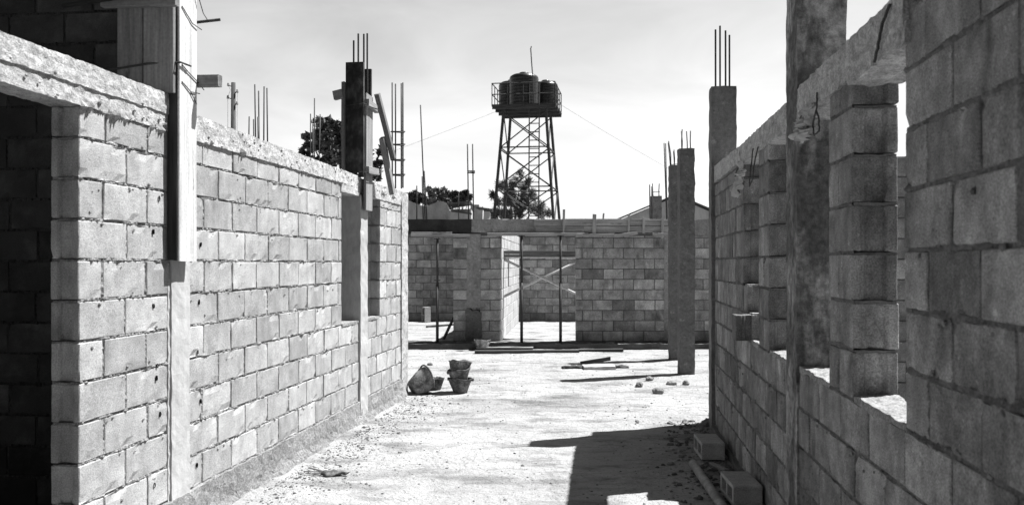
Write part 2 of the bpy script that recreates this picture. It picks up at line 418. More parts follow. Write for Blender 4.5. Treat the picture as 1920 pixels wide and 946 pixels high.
# ------------------------------------------------------------------ ground
def gh(x, y):
    h = noise.noise(Vector((x * .5, y * .5, 3))) * .022 + noise.noise(Vector((x * 1.7, y * 1.7, 5))) * .010 + noise.noise(Vector((x * 5, y * 5, 8))) * .009
    k = max(0, min(1, (30 - y) / 10)); return h * k
mb = MB()
xs = [-400, -150, -60, -30, -18, -12, -9, -7, -5.5] + [-4.5 + .07 * i for i in range(0, 129)] + [5.2, 6.5, 9, 12, 18, 30, 60, 150, 400]
ys_ = [-60, -20, -8, -3, 0, 1.5, 3] + [4 + .08 * i for i in range(0, 156)] + [17, 18, 20, 23, 27, 32, 40, 55, 90, 160, 400, 900]
vs = [(x, y, gh(x, y)) for y in ys_ for x in xs]; fs = []
for j in range(len(ys_) - 1):
    for i in range(len(xs) - 1):
        a = j * len(xs) + i; fs.append((a, a + 1, a + 1 + len(xs), a + len(xs)))
mb.add(vs, fs)
g = mb.build('ground', 'ground', smooth=True); tag(g, kind='structure')

# ------------------------------------------------------------------ left corridor wall
LA = Vector((-2.11, 4.16, 0)); LB = Vector((-1.29, 10.56, 0)); ld = (LB - LA).normalized()
LRZ = math.atan2(ld.y, ld.x)
TL = .15
left = thing('block_wall', 'long sunlit wall of pale concrete blocks on the left of the passage, with door and window openings', 'wall', LA, LRZ)
LM = ROOT[left.name]
rows = []
zb = .018
for k in range(1, 12):
    w0 = zb + .2 * k; w1 = w0 + .2
    if k == 11: w1 = 2.375
    segs = [(-9.0, -1.0, 0, False, True), (0, .843, 0, True, False)]
    if w0 < 1.0: segs += [(1.045, 4.47, 1.045, False, False), (4.69, 6.12, 1.045 + .05, False, False)]
    else: segs += [(1.045, 3.93, 1.045, False, True), (5.23, 6.12, 1.045 + .05, True, False)]
    rows.append((w0, w1, k, segs))
mb = MB(); masonry(mb, rows, TL, 1, spread=.115, mort_tone=1.0)
# stray holes and crumbs of mortar
mb.build('masonry', ['block', 'mortar'], left)
mb = MB()   # plinth course and the rough fillet of spilled mortar at its foot
rough_box(mb, (0.0, -.02, -.1), (6.15, TL, .215), .045, .012, 11, .95)
def fil(q, k):
    h_ = noise.noise(Vector((q.x * 1.4, 4, 1))) + .6 * noise.noise(Vector((q.x * 4.3, 9, 1)))
    return Vector((q.x, q.y + k * (.105 + .03 * h_) - (1 - k) * .06 * h_, q.z + k * .075 * h_))
rough_box(mb, (1.0, -.105, -.12), (6.35, .05, .10), .02, .016, 13, .85, seed=3, shear=fil)
rough_box(mb, (-9.0, -.02, -.1), (-1.0, TL, .215), .1, .012, 11, .95)
mb.build('foundation', 'mortar', left)
mb = MB()
rough_box(mb, (-9.0, -.012, 2.37), (-1.2, TL + .01, 2.585), .1, .010, 8, 1.0, seed=1)
rough_box(mb, (-1.2, -.008, 2.372), (.85, TL + .01, 2.47), .018, .005, 17, 1.0, seed=1)
rough_box(mb, (-1.2, -.016, 2.468), (.85, TL + .01, 2.585), .018, .0055, 15, 1.05, seed=6)
rough_box(mb, (1.04, -.012, 2.36), (4.5, TL + .01, 2.50), .02, .005, 15, 1.05, seed=2, top=lambda x, y: .02 - .012 * (x - 1))
rough_box(mb, (4.5, -.012, 2.30), (6.1, TL + .01, 2.465), .03, .007, 13, 1.05, seed=4)
rough_box(mb, (3.9, -.01, 2.28), (4.5, TL + .01, 2.37), .035, .006, 8, 1.0, seed=5)
def lump(mb, u, v, w_, r, tone, ys):
    vs = []; n = 6
    for (rr, d) in ((1, .006), (.7, -.45), (.2, -.65)):
        for k in range(n):
            a = 2 * math.pi * k / n; q = rr * r * rnd.uniform(.7, 1.3)
            vs.append((u + q * math.cos(a) * 1.3, (v + d * r) * ys, w_ + q * math.sin(a)))
    fs = [(j*n + k, j*n + (k+1) % n, (j+1)*n + (k+1) % n, (j+1)*n + k) for j in range(2) for k in range(n)] + [tuple(2*n + k for k in range(n))]
    if ys < 0: fs = [f[::-1] for f in fs]
    mb.add(vs, fs, tone)
for (a, b) in ((0, .83), (1.05, 3.93), (5.24, 6.1)):
    joint(mb, (a, 2.368), (b, 2.360), 1, .024, .026, .009, .95); joint(mb, (a, 2.44), (b, 2.435), 1, .008, .014, .009, .95)
for i in range(110):
    u = rnd.uniform(-1.1, 6.0); lump(mb, u, -.014, rnd.uniform(2.37, 2.5), rnd.uniform(.003, .012), rnd.uniform(.6, 1.1), 1)
mb.build('ring_beam', 'concrete', left)
mb = MB()
for i in range(230):          # mortar spatter on the block faces
    u = rnd.choice((rnd.uniform(.02, .8), rnd.uniform(1.06, 3.9), rnd.uniform(1.06, 3.9), rnd.uniform(5.25, 6.1)))
    w_ = zb + .2 * rnd.randint(1, 11) + rnd.gauss(-.012, .025); lump(mb, u, -.002, w_, rnd.uniform(.003, .010), rnd.uniform(.7, 1.1), 1)
mb.build('mortar_spatter', 'mortar', left)
mb = MB(); rough_box(mb, (.838, -.014, -.1), (1.05, TL + .05, 2.6), .04, .006, 8, 1.05); rough_box(mb, (.815, -.004, .2), (.85, .06, 1.6), .02, .008, 14, 1.0)
mb.build('column', 'smooth_concrete', left)
mb = MB(); rough_box(mb, (4.46, -.022, -.1), (4.70, TL + .03, 2.29), .04, .008, 8, 1.05)
mb.build('column', 'smooth_concrete', left)
mb = MB(); rough_box(mb, (6.11, -.016, -.1), (6.40, TL + .05, 2.46), .04, .008, 8, 1.0)
mb.build('column', 'concrete', left)
mb = MB()
for (a, b) in ((3.94, 4.455), (4.705, 5.22)): rough_box(mb, (a, -.004, 1.005), (b, TL, 1.03), .02, .006, 14, 1.0)
mb.build('sill', 'mortar', left)
mb = MB()   # dark fixing holes in the block faces
def hole(u, w_):
    vs = []; n = 9
    for k in range(n):
        t = 2 * math.pi * k / n; r = .011 * rnd.uniform(.7, 1.3); vs.append((u + r * math.cos(t) * .8, -.0062, w_ + r * math.sin(t) * 1.3))
    vs2 = [(u + (p[0] - u) * .6, .02, w_ + (p[2] - w_) * .6) for p in vs]
    mb.add(vs + vs2, [(i, (i+1) % n, n + (i+1) % n, n + i) for i in range(n)] + [tuple(range(n, 2*n))], .12)
for w_ in (1.95, 1.76, 1.34, 1.0, .93, .72, .33): hole(.70 + rnd.uniform(-.04, .04), w_ + .02)
for w_ in (1.72, 1.36, 1.05, .74, .35): hole(1.17 + rnd.uniform(-.02, .05), w_)
mb.build('fixing_holes', 'dark_mortar', left)

mb = MB(); rough_box(mb, (-9.0, .16, -.1), (1.0, 5.5, .06), .12, .02, 4, .8)  # floor added near black to keep bounce light off the door jamb
rf_ = mb.build('added_dark_floor', 'deep_shade_block', None); rf_.location = LA; rf_.rotation_euler = (0, 0, LRZ); tag(rf_, kind='structure')
# partition wall behind the left wall, rising above it
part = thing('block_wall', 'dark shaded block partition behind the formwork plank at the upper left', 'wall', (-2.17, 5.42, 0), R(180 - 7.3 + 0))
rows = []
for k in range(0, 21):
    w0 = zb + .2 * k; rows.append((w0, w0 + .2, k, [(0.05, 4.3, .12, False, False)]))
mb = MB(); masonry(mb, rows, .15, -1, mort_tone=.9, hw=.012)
mb.build('masonry', ['deep_shade_block', 'deep_shade_block'], part)

# ------------------------------------------------------------------ right corridor wall
RA = Vector((1.22, 2.04, 0)); RB = Vector((1.96, 8.27, 0)); rd = (RB - RA).normalized()
RRZ = math.atan2(rd.y, rd.x); TR = .18
right = thing('block_wall', 'shaded grey block wall on the right of the passage, with window openings and sunlit sills', 'wall', RA, RRZ)
rows = []
for k in range(-1, 17):
    w0 = 1.045 + .2 * (k - 5); w1 = w0 + .2
    segs = []
    full = [(-8.0, .826, .826, False, True), (1.46, 1.835, 1.46, True, True), (3.343, 3.72, 3.343, True, True), (4.40, 6.22, 4.40 + .2, True, False)]
    if w0 < 1.0:
        segs = [(-8.0, 2.47, .826, False, False), (2.74, 6.22, .826 + .05, False, False)]
    elif w0 < 2.2:
        segs = list(full)
        if abs(w0 - 1.045) < .01: segs[3] = (4.02, 6.22, 4.40, True, False)
        if abs(w0 - 1.245) < .01: segs[3] = (4.22, 6.22, 4.40, True, False)
        if w0 > 2.1: w1 = w0 + .2
    elif w0 < 2.3:
        segs = [full[0]]; 
        rows.append((w0, 2.36, k, full[1:])); 
    else: segs = [full[0]]
    rows.append((w0, w1, k, segs))
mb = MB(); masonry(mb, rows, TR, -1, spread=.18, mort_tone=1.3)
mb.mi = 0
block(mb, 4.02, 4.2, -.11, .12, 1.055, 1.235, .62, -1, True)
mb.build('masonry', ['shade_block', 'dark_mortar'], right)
mb = MB()
rough_box(mb, (.80, -TR - .01, 2.355), (2.47, .012, 2.50), .022, .008, 14, .95, seed=11, top=lambda x, y: .02)
rough_box(mb, (.78, -TR - .01, 2.33), (1.5, .016, 2.40), .022, .012, 14, .95, seed=12)
rough_box(mb, (2.74, -TR - .01, 2.345), (4.5, .012, 2.50), .025, .0075, 14, .95, seed=13)
rough_box(mb, (4.5, -TR - .01, 2.375), (6.2, .012, 2.50), .03, .010, 8, 1.05, seed=14, top=lambda x, y: .02 * (x - 4.5))
mb.build('ring_beam', 'concrete', right)
mb = MB(); rough_box(mb, (2.465, -TR - .06, -.1), (2.742, .012, 3.9), .035, .006, 9, .95)
mb.build('column', 'mottled_concrete', right)
mb = MB(); rough_box(mb, (6.20, -.20, -.1), (6.43, .035, 3.30), .04, .006, 9, 1.15, seed=5)
ec = mb.build('column', 'grey_concrete', right)
for (du, dv, zt) in ((.05, -.01, 3.86), (.07, -.055, 3.90), (.17, -.12, 3.88), (.19, -.16, 3.84)):
    mb = MB(); tube(mb, [(6.2 + du, dv, 3.2), (6.2 + du + .006, dv, zt)], .0095, 6)
    mb.build('starter_bar', 'steel', ec)
mb = MB()
for (a, b) in ((.832, 1.455), (1.84, 2.46), (2.75, 3.34), (3.725, 4.01)): rough_box(mb, (a, -TR, 1.03), (b, -.002, 1.062), .02, .010, 13, 1.15, seed=a)
rough_box(mb, (4.03, -TR, 1.235), (4.215, -.01, 1.248), .03, .003, 13, 1.15); rough_box(mb, (4.23, -TR, 1.435), (4.395, -.01, 1.448), .03, .003, 13, 1.15)
mb.build('sill', 'mortar', right)
mb = MB()
for i in range(260):
    u = rnd.uniform(-.6, 6.1); w_ = 1.045 + .2 * rnd.randint(-4, 4 if u < .8 else -1) + rnd.gauss(-.014, .025)
    lump(mb, u, -.002, w_, rnd.uniform(.003, .011), rnd.uniform(.8, 2.0), -1)
mb.build('mortar_spatter', 'dark_mortar', right)
mb = MB()
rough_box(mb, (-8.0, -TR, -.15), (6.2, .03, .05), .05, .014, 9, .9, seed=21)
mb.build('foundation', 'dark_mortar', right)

# cross wall to the right, seen through the near window gap
rp = thing('block_wall', 'block partition glimpsed through the narrow gap of the nearest right window', 'wall', (2.16, 8.5, 0), RRZ - R(90))
rows = []
for k in range(0, 13):
    w0 = .045 + .2 * k; rows.append((w0, w0 + .2, k, [(0.0, 5.5, .1, False, False)]))
mb = MB(); masonry(mb, rows, .15, 1, fine=False, mort_tone=.9)
mb.build('masonry', ['shade_block', 'dark_mortar'], rp)

# ------------------------------------------------------------------ far building: floor slab, front wall, walls behind
mb = MB(); rough_box(mb, (-7, 15.95, -.2), (9, 27, .1), .12, .014, 4, 1.0, seed=31)
fs_ = mb.build('floor_slab', 'ground'); tag(fs_, kind='structure')
FY = 16.5
def fx(px): return (px - 960) / F * FY
def fz(py): return CAMH + (HOR - py) / F * FY
far = thing('block_wall', 'shaded block wall with doorway and ring beam closing the end of the passage', 'wall', (0, FY, 0), 0)
rows = []
for k in range(0, 11):
    w0 = .1 + .2 * k; w1 = min(w0 + .2, 2.15)
    rows.append((w0, w1, k, [(-6.5, -4.0, 0, False, True), (fx(850), fx(876), fx(850), True, False), (fx(900), fx(938), fx(938), False, True), (fx(1080), fx(1246), fx(1080) + .12, True, False), (fx(1258), 7.5, fx(1300), False, False)]))
mb = MB(); masonry(mb, rows, .16, 1, fine=False, spread=.13, out=.006, hw=.012, mort_tone=1.1, groove=False)
mb.build('masonry', ['far_block', 'dark_mortar'], far)
mb = MB(); rough_box(mb, (fx(875), -.015, .75), (fx(901), .2, 2.17), .05, .008, 6, 2.0); rough_box(mb, (fx(873), -.02, .1), (fx(903), .2, .75), .03, .012, 6, .95, top=lambda x, y: .35 * noise.noise(Vector((x * 9, 2, 5))) - .05)
mb.build('column', 'grey_concrete', far)
mb = MB(); rough_box(mb, (fx(1245), -.012, .1), (fx(1259), .2, 2.2), .06, .006, 6, 2.0)
mb.build('column', 'grey_concrete', far)
mb = MB(); rough_box(mb, (-6.5, -.05, 2.17), (fx(884), .22, 2.455), .05, .010, 6, 1.0)
mb.build('ring_beam', 'wet_concrete', far)
mb = MB(); rough_box(mb, (fx(883), -.04, 2.2), (fx(1004), .22, 2.46), .05, .014, 6, 2.0); rough_box(mb, (fx(1003), -.01, 2.16), (3.3, .2, 2.44), .08, .008, 6, 1.0)
rough_box(mb, (3.29, -.03, 2.15), (7.5, .2, 2.455), .05, .016, 8, 1.9)
mb.build('ring_beam', 'grey_concrete', far)
mb = MB(); rough_box(mb, (-6.5, -.01, -.1), (fx(938), .3, .1), .08, .012, 5, .8); rough_box(mb, (fx(1080), -.03, -.1), (7.5, .3, .1), .08, .015, 5, .8); rough_box(mb, (-6.5, -.57, -.15), (7.5, -.02, .105), .06, .018, 5, .75, seed=51)  # last box: dark apron painting the wall's shadow strip over the slab edge
mb.build('foundation', 'dark_mortar', far)  # foundation strips plus the apron that paints the shadow strip

bf = thing('beam_formwork', 'timber boards and upright cleats shuttering the ring beam of the far wall', 'formwork', (0, FY - .06, 0))
for (x0, x1, y0, y1, tn) in ((1001, 1054, 411, 424, 1.1), (1054, 1180, 410, 423.5, 1.35), (1180, 1256, 411, 423, 1.15), (1004, 1095, 424.5, 436, 1.1), (1095, 1256, 424, 436, 1.3)):
    mb = MB(); plank(mb, (fx(x0), 0, (fz(y0) + fz(y1))/2), (fx(x1) - .006, 0, (fz(y0) + fz(y1))/2), .025, fz(y0) - fz(y1) - .004, tone=tn)
    mb.build('board', 'wood', bf)
for (x, y0, y1, w_) in ((1056, 393, 441, .045), (1113, 402, 440, .07), (1130, 400, 411, .03), (1177, 402, 442, .04), (1205, 408, 437, .045), (1240, 409, 447, .05)):
    mb = MB(); plank(mb, (fx(x), -.035, fz(y1)), (fx(x) + .01, -.035, fz(y0)), w_, .035, Vector((0, -1, 0)), tone=1.25)
    mb.build('cleat', 'wood', bf)
for (x0, y0, x1, y1, w_, dz) in ((914, 439.5, 1102, 439, .055, 0), (772, 441, 882, 442, .05, 0), (772, 437, 848, 437, .04, .03), (1150, 443, 1193, 437, .06, -.03), (1080, 441, 1150, 440, .05, -.02), (1222, 439, 1258, 440, .05, -.02)):
    mb = MB(); plank(mb, (fx(x0), -.03 + dz, fz(y0)), (fx(x1), -.03 + dz, fz(y1)), .10, w_, tone=1.3)
    mb.build('batten', 'wood', bf)

# steel props and scaffold in the doorway
def prop(px, y, py0, py1, lab, r=.028):
    x = (px - 960) / F * y; z0 = .1; z1 = CAMH + (HOR - py0) / F * y
    t = thing('steel_prop', lab, 'prop', (x, y, z0), 0, 'props under the far ring beam')
    h = z1 - z0
    mb = MB(); tube(mb, [(0, 0, .01), (0, 0, h * .56)], r, 8); mb.build('outer_tube', 'steel', t, smooth=True)
    mb = MB(); tube(mb, [(0, 0, h * .56), (0, 0, h - .01)], r * .78, 8); mb.build('inner_tube', 'steel', t, smooth=True)
    mb = MB(); box(mb, (-.07, -.07, 0), (.07, .07, .012)); mb.build('base_plate', 'steel', t)
    mb = MB(); box(mb, (-.06, -.06, h - .012), (.06, .06, h)); mb.build('head_plate', 'steel', t)
    mb = MB(); tube(mb, [(-.06, 0, h * .6), (.06, 0, h * .6)], .008, 6); mb.build('pin', 'steel', t)
prop(820, 16.2, 447, 636, 'rusty prop standing alone under the dark beam at the left of the far wall')
prop(978, 16.15, 441, 640, 'left one of the two rusty props standing in the far doorway')
prop(1051, 16.15, 441, 640, 'right one of the two rusty props standing in the far doorway')
sc = thing('scaffold_frame', 'pipe scaffold with crossed braces standing just inside the far doorway', 'scaffold', (0, 17.2, .1))
SY = 17.2
def sp(px, py, dy=0): return P(px, py, SY + dy)
for name, pts, r, m_ in (('standard', [sp(941, 470), G(941, 639, .1).lerp(sp(941, 634), 1)], .022, 'steel'), ('standard', [sp(1094, 470), sp(1094, 634)], .022, 'steel'),
                         ('ledger', [sp(936, 482), sp(1100, 482)], .02, 'galv'), ('brace', [sp(941, 484), sp(1094, 557)], .024, 'galv'), ('brace', [sp(941, 557, .05), sp(1094, 484, .05)], .024, 'galv')):
    mb = MB(); tube(mb, pts, r, 8); mb.build(name, m_, sc, False, True)
mb = MB(); a = sp(936, 473, .08); b = sp(1100, 473, .08); plank(mb, a, b, .2, .07, tone=.6); mb.build('board', 'wood', sc, False)
mb = MB(); a = sp(936, 478.5, .02); b = sp(1100, 478.5, .02); plank(mb, a, b, .1, .035, tone=.5); mb.build('board', 'wood', sc, False)

# back wall and sunlit side wall of the far room
bk = thing('block_wall', 'back wall of shaded blocks seen through the far doorway and openings', 'wall', (0, 22.5, 0))
rows = []
for k in range(0, 11):
    w0 = .1 + .2 * k; rows.append((w0, w0 + .2, k, [(-7, 8, .07, False, False)]))
mb = MB(); masonry(mb, rows, .15, 1, fine=False, spread=.2, out=.004, hw=.010, groove=False)
mb.build('masonry', ['far_block', 'dark_mortar'], bk)
mb = MB(); rough_box(mb, (-7, -.02, 2.29), (8, .17, 2.5), .1, .012, 5, 1.1)
mb.build('ring_beam', 'grey_concrete', bk)
sw0 = Vector((-.2, 16.72, 0)); sw1 = Vector((.2, 22.45, 0)); sdv = (sw1 - sw0).normalized()
sw = thing('block_wall', 'bright sunlit side wall receding inside the far doorway', 'wall', sw0, math.atan2(sdv.y, sdv.x))
rows = []
for k in range(0, 11):
    w0 = .1 + .2 * k
    segs = [(0, 5.7, 0, True, False)] if (w0 < 1.0 or w0 > 1.85) else [(0, 1.6, 0, True, True), (2.0, 5.7, 2.0, True, False)]
    rows.append((w0, w0 + .2, k, segs))
mb = MB(); masonry(mb, rows, .15, 1, fine=False, spread=.06, out=.002, hw=.008, mort_tone=1.2)
mb.build('masonry', ['smooth_concrete', 'mortar'], sw)

# ------------------------------------------------------------------ free columns and starter bars
def bars(parent, name, lst, z0, r=.010, mtl='steel'):
    for (x, y, zt, lx) in lst:
        mb = MB(); lx += rnd.uniform(-.02, .02); zt += rnd.uniform(-.03, .03); mid = (x + lx * .3 + rnd.uniform(-.008, .008), y + rnd.uniform(-.008, .008), (z0 + zt) / 2)
        tube(mb, [(x, y, z0), mid, (x + lx, y, zt)], r, 6); mb.build(name, mtl, parent, smooth=True)
def column(px0, px1, pybase, y, pytop, label, barlist, tone=1.0, group=None, seed=0.0, mtl='grey_concrete', rz=0.0):
    x0 = (px0 - 960) / F * y; x1 = (px1 - 960) / F * y; zt = CAMH + (HOR - pytop) / F * y
    t = thing('concrete_column', label, 'column', ((x0 + x1)/2, y + .1, 0), rz, group)
    hw = (x1 - x0) / 2
    mb = MB(); rough_box(mb, (-hw, -.1, -.15), (hw, .1, zt), .035, .010, 9, tone, seed=seed); mb.build('shaft', mtl, t)
    return t, zt
t, zt = column(1275, 1303, 703, 12.25, 278, 'nearer of the two bare grey columns standing in the open by the far wall', None, 1.0, seed=41)
bars(t, 'starter_bar', [(-.07, -.06, zt + .24, 0), (-.05, .05, zt + .27, 0), (.03, .05, zt + .24, 0), (.055, -.06, zt + .26, -.01)], zt - .05, .008)
t, zt = column(1257, 1281, 675, 14.15, 310, 'slightly shorter bare grey column half hidden behind the nearer one', None, 1.0, seed=43)
bars(t, 'starter_bar', [(-.09, -.06, zt + .39, -.03), (-.075, .05, zt + .38, -.03), (-.03, -.05, zt + .27, 0), (-.01, .06, zt + .26, 0), (.06, .03, zt + .28, -.01)], zt - .05, .009)
mb = MB(); tube(mb, [(-.08, -.06, zt + .02), (.07, -.06, zt + .03), (.07, .06, zt + .02), (-.08, .06, zt + .02), (-.08, -.06, zt + .02)], .006); mb.build('stirrup', 'steel', t)
mb = MB(); tube(mb, [(.11, -.105, .02), (.095, -.115, .4), (.085, -.115, .72), (.1, -.11, 1.0)], .011, 8); mb.build('conduit', 'galv', t, smooth=True)
t, zt = column(1222, 1241, 600, 20.2, 367, 'small stub column with two bars rising behind the beam formwork', None, 1.5, seed=44)
bars(t, 'starter_bar', [(-.07, 0, zt + .30, 0), (.07, 0, zt + .32, -.01)], zt - .05, .012)
mb = MB(); tube(mb, [(-.09, -.012, zt + .1), (.09, -.012, zt + .1)], .008); mb.build('stirrup', 'steel', t)

def cage(px_list, y, pybase, label, r=.010, stir=(), depth=.1, z0=None, group='bundles of bare reinforcing bars'):
    """free-standing reinforcing bars; px_list: (px, pytop, depth offset, px lean)"""
    xc = sum(p[0] for p in px_list) / len(px_list); X = (xc - 960) / F * y
    zb_ = CAMH + (HOR - pybase) / F * y if z0 is None else z0
    t = thing('rebar_cage', label, 'reinforcing bars', (X, y, zb_), 0, group)
    for (px, py, dy, ln) in px_list:
        zt = CAMH + (HOR - py) / F * y - zb_; x = (px - 960) / F * y - X
        mb = MB(); tube(mb, [(x, dy, 0), (x + ln * .5, dy, zt * .5), (x + ln, dy, zt)], r, 6); mb.build('bar', 'steel', t, smooth=True)
    for py in stir:
        z = CAMH + (HOR - py) / F * y - zb_; a = (min(p[0] for p in px_list) - xc - 2) / F * y; b = (max(p[0] for p in px_list) - xc + 2) / F * y
        mb = MB(); tube(mb, [(a, -.02, z + .01), (b, -.02, z), (b, depth, z + .03), (a, depth, z + .03), (a, -.02, z + .01)], .008, 6); mb.build('stirrup', 'steel', t, smooth=True)
    return t
cage([(735.5, 155, 0, 0), (739.5, 154, .1, 0), (750.5, 153, .1, 0), (755.5, 155, 0, 0)], 10.3, 352, 'tied cage of four tall bars rising from the end of the sunlit left wall', .0095, (249, 273, 302, 330))
cage([(797, 197, 0, -.09), (800, 320, .03, -.05), (793, 330, .05, -.02)], 16.7, 412, 'leaning tall bar with a thick lapped foot on the dark beam', .013)
cage([(781.5, 348, 0, 0)], 16.7, 412, 'single short upright bar left of the leaning bar on the dark beam', .012)
cage([(878.5, 270, 0, -.02), (888, 270, 0, -.02)], 16.6, 412, 'pair of upright bars with one tie on the far wall column', .013, (322, 325))
cage([(860, 362, 0, 0)], 16.8, 412, 'thin short bar standing on the beam left of the tied pair', .008)
cage([(1219, 346, 0, -.01), (1223, 349, .05, 0)], 17.2, 414, 'two thin bars just left of the stub column behind the formwork', .012)
cage([(1250, 268, 0, -.05), (1252, 268, .06, -.03)], 16.7, 414, 'two tall bars rising from the beam beside the bare columns', .011)

def hidden_post(px0, px1, y, ztop, lab, lst, r):
    x0 = (px0 - 960) / F * y; x1 = (px1 - 960) / F * y
    t = thing('concrete_column', lab, 'column', ((x0 + x1)/2, y, 0), 0)
    mb = MB(); rough_box(mb, (-.12, -.12, -.1), (.12, .12, ztop), .06, .006, 8); mb.build('shaft', 'grey_concrete', t)
    bars(t, 'starter_bar', [((px - (px0 + px1)/2) / F * y, dy, CAMH + (HOR - py) / F * y, 0) for (px, py, dy) in lst], ztop - .05, r)
hidden_post(479, 500, 9.0, 2.35, 'column behind the left wall whose four tall bars show above its beam', [(481, 163, 0), (483.5, 166, .08), (496, 162, 0), (498.5, 167, .08), (483, 216, .04), (485, 218, -.03)], .0085)
hidden_post(462, 478, 9.6, 2.3, 'column behind the left wall with two short bars just above its beam', [(467, 221, 0), (473, 220, .05)], .0085)
hidden_post(580, 600, 13.0, 2.5, 'column behind the left wall with three bars in front of the tree', [(582, 215, 0), (589, 180, .05), (587, 232, -.05), (598, 214, 0)], .010)

# ------------------------------------------------------------------ column formwork, near left
def LP(u, v, w_): return LM @ Vector((u, v, w_))
nf = thing('column_formwork', 'weathered plank formwork clamped round the near left column', 'formwork', LP(.94, 0, 1.6), LRZ)
def nl(u, v, w_): return Vector((u - .94, v, w_ - 1.6))
NT = 4.4
mb = MB(); plank(mb, nl(.912, -.062, 1.615), nl(.912, -.062, NT), .205, .03, Vector((0, -1, 0)), tone=1.9); mb.build('side_plank', 'wood', nf)
mb = MB(); plank(mb, nl(.815, -.035, 1.62), nl(.815, -.035, NT), .06, .022, Vector((-1, 0, 0)), tone=.55); mb.build('edge_board', 'dark_wood', nf)
mb = MB(); plank(mb, nl(.79, .035, 2.59), nl(.79, .035, NT), .185, .028, Vector((-1, 0, 0)), tone=.75); mb.build('front_plank', 'wood', nf)
mb = MB(); plank(mb, nl(.79, .212, 2.60), nl(.79, .212, NT), .155, .028, Vector((-1, 0, 0)), tone=.68); mb.build('front_plank', 'wood', nf)
mb = MB(); plank(mb, nl(.752, .36, 3.135), nl(.752, -.095, 3.125), .045, .10, Vector((0, 0, 1)), tone=.66); mb.build('cleat', 'wood', nf)
mb = MB(); plank(mb, nl(.62, .52, 3.06), nl(.74, -.02, 3.17), .03, .02, tone=.5); mb.build('batten', 'dark_wood', nf)
mb = MB(); plank(mb, nl(1.045, .2, 2.71), nl(1.045, -.21, 2.705), .05, .07, tone=.55); mb.build('cleat', 'wood', nf)
mb = MB(); plank(mb, nl(1.03, -.05, 2.50), nl(1.032, -.055, NT), .03, .02, Vector((0, -1, 0)), tone=.6); mb.build('edge_board', 'dark_wood', nf)
mb = MB(); tube(mb, [nl(.772, .55, 2.70), nl(.770, .1, 2.755), nl(.80, -.09, 2.765), nl(.9, -.10, 2.765)], .006); mb.build('tie_bar', 'steel', nf)
mb = MB(); tube(mb, [nl(1.06, -.05, 3.07), nl(1.09, -.19, 3.09)], .009); mb.build('tie_bar', 'steel', nf)
mb = MB()
for pts in ([(.83, -.082, 2.76), (.9, -.084, 2.73), (1.0, -.084, 2.70), (1.08, -.09, 2.66)], [(.83, -.082, 2.66), (.93, -.084, 2.62), (1.04, -.083, 2.63)], [(.93, -.084, 2.62), (1.0, -.084, 2.56)],
            [(.83, -.082, 3.1), (.95, -.084, 3.03), (1.05, -.09, 3.02)], [(.98, -.09, 3.25), (1.05, -.1, 3.12), (1.07, -.12, 3.08)]):
    mb = MB(); tube(mb, [nl(*p) for p in pts], .003, 5); mb.build('tie_wire', 'steel', nf)

# column formwork, further along the left wall
ff = thing('column_formwork', 'dark shutter panels and pale boards round the further left column', 'formwork', LP(4.5, 0, 2.45), LRZ)
def fl(u, v, w_): return Vector((u - 4.5, v, w_ - 2.45))
mb = MB(); rough_box(mb, fl(4.43, -.06, 2.47), fl(4.47, .125, 3.62), .06, .002, 8); mb.build('shutter_panel', 'shutter', ff)
mb = MB(); plank(mb, fl(4.44, .142, 2.5), fl(4.44, .142, 3.42), .03, .10, Vector((1, 0, 0)), tone=.6); mb.build('side_board', 'wood', ff)
mb = MB(); plank(mb, fl(4.40, .145, 3.30), fl(4.40, .235, 3.28), .05, .09, tone=.8); mb.build('cleat', 'wood', ff)
mb = MB(); plank(mb, fl(4.60, -.055, 2.14), fl(4.60, -.06, 3.32), .225, .028, Vector((0, -1, 0)), tone=.85); mb.build('side_board', 'wood', ff)
mb = MB(); rough_box(mb, fl(4.74, -.045, 2.5), fl(4.775, .12, 3.62), .08, .002, 8); mb.build('shutter_panel', 'shutter', ff)
for z, a in ((3.20, .02), (2.55, -.01)):
    mb = MB(); plank(mb, fl(4.46, -.085, z + a), fl(4.78, -.095, z), .05, .07, tone=.9); mb.build('cleat', 'wood', ff)
for z in (3.18, 2.5):
    mb = MB(); tube(mb, [fl(4.415, .15, z), fl(4.41, -.07, z + .02), fl(4.5, -.115, z), fl(4.75, -.12, z + .02)], .004, 5); mb.build('tie_wire', 'steel', ff)
mb = MB(); plank(mb, fl(4.74, -.11, 3.36), fl(5.0, -.21, 2.72), .05, .08, Vector((-1, 0, 0)), tone=.5); mb.build('brace', 'wood', ff)
mb = MB(); plank(mb, fl(4.86, -.13, 2.92), fl(5.12, -.17, 2.36), .05, .09, Vector((-1, 0, 0)), tone=.85); mb.build('brace', 'wood', ff)
for (u, v, zt_) in ((4.52, .07, 3.86), (4.53, .025, 3.93), (4.62, -.005, 3.95), (4.64, -.035, 3.96)):
    mb = MB(); tube(mb, [fl(u, v, 3.3), fl(u, v, zt_)], .009, 6); mb.build('starter_bar', 'steel', ff)

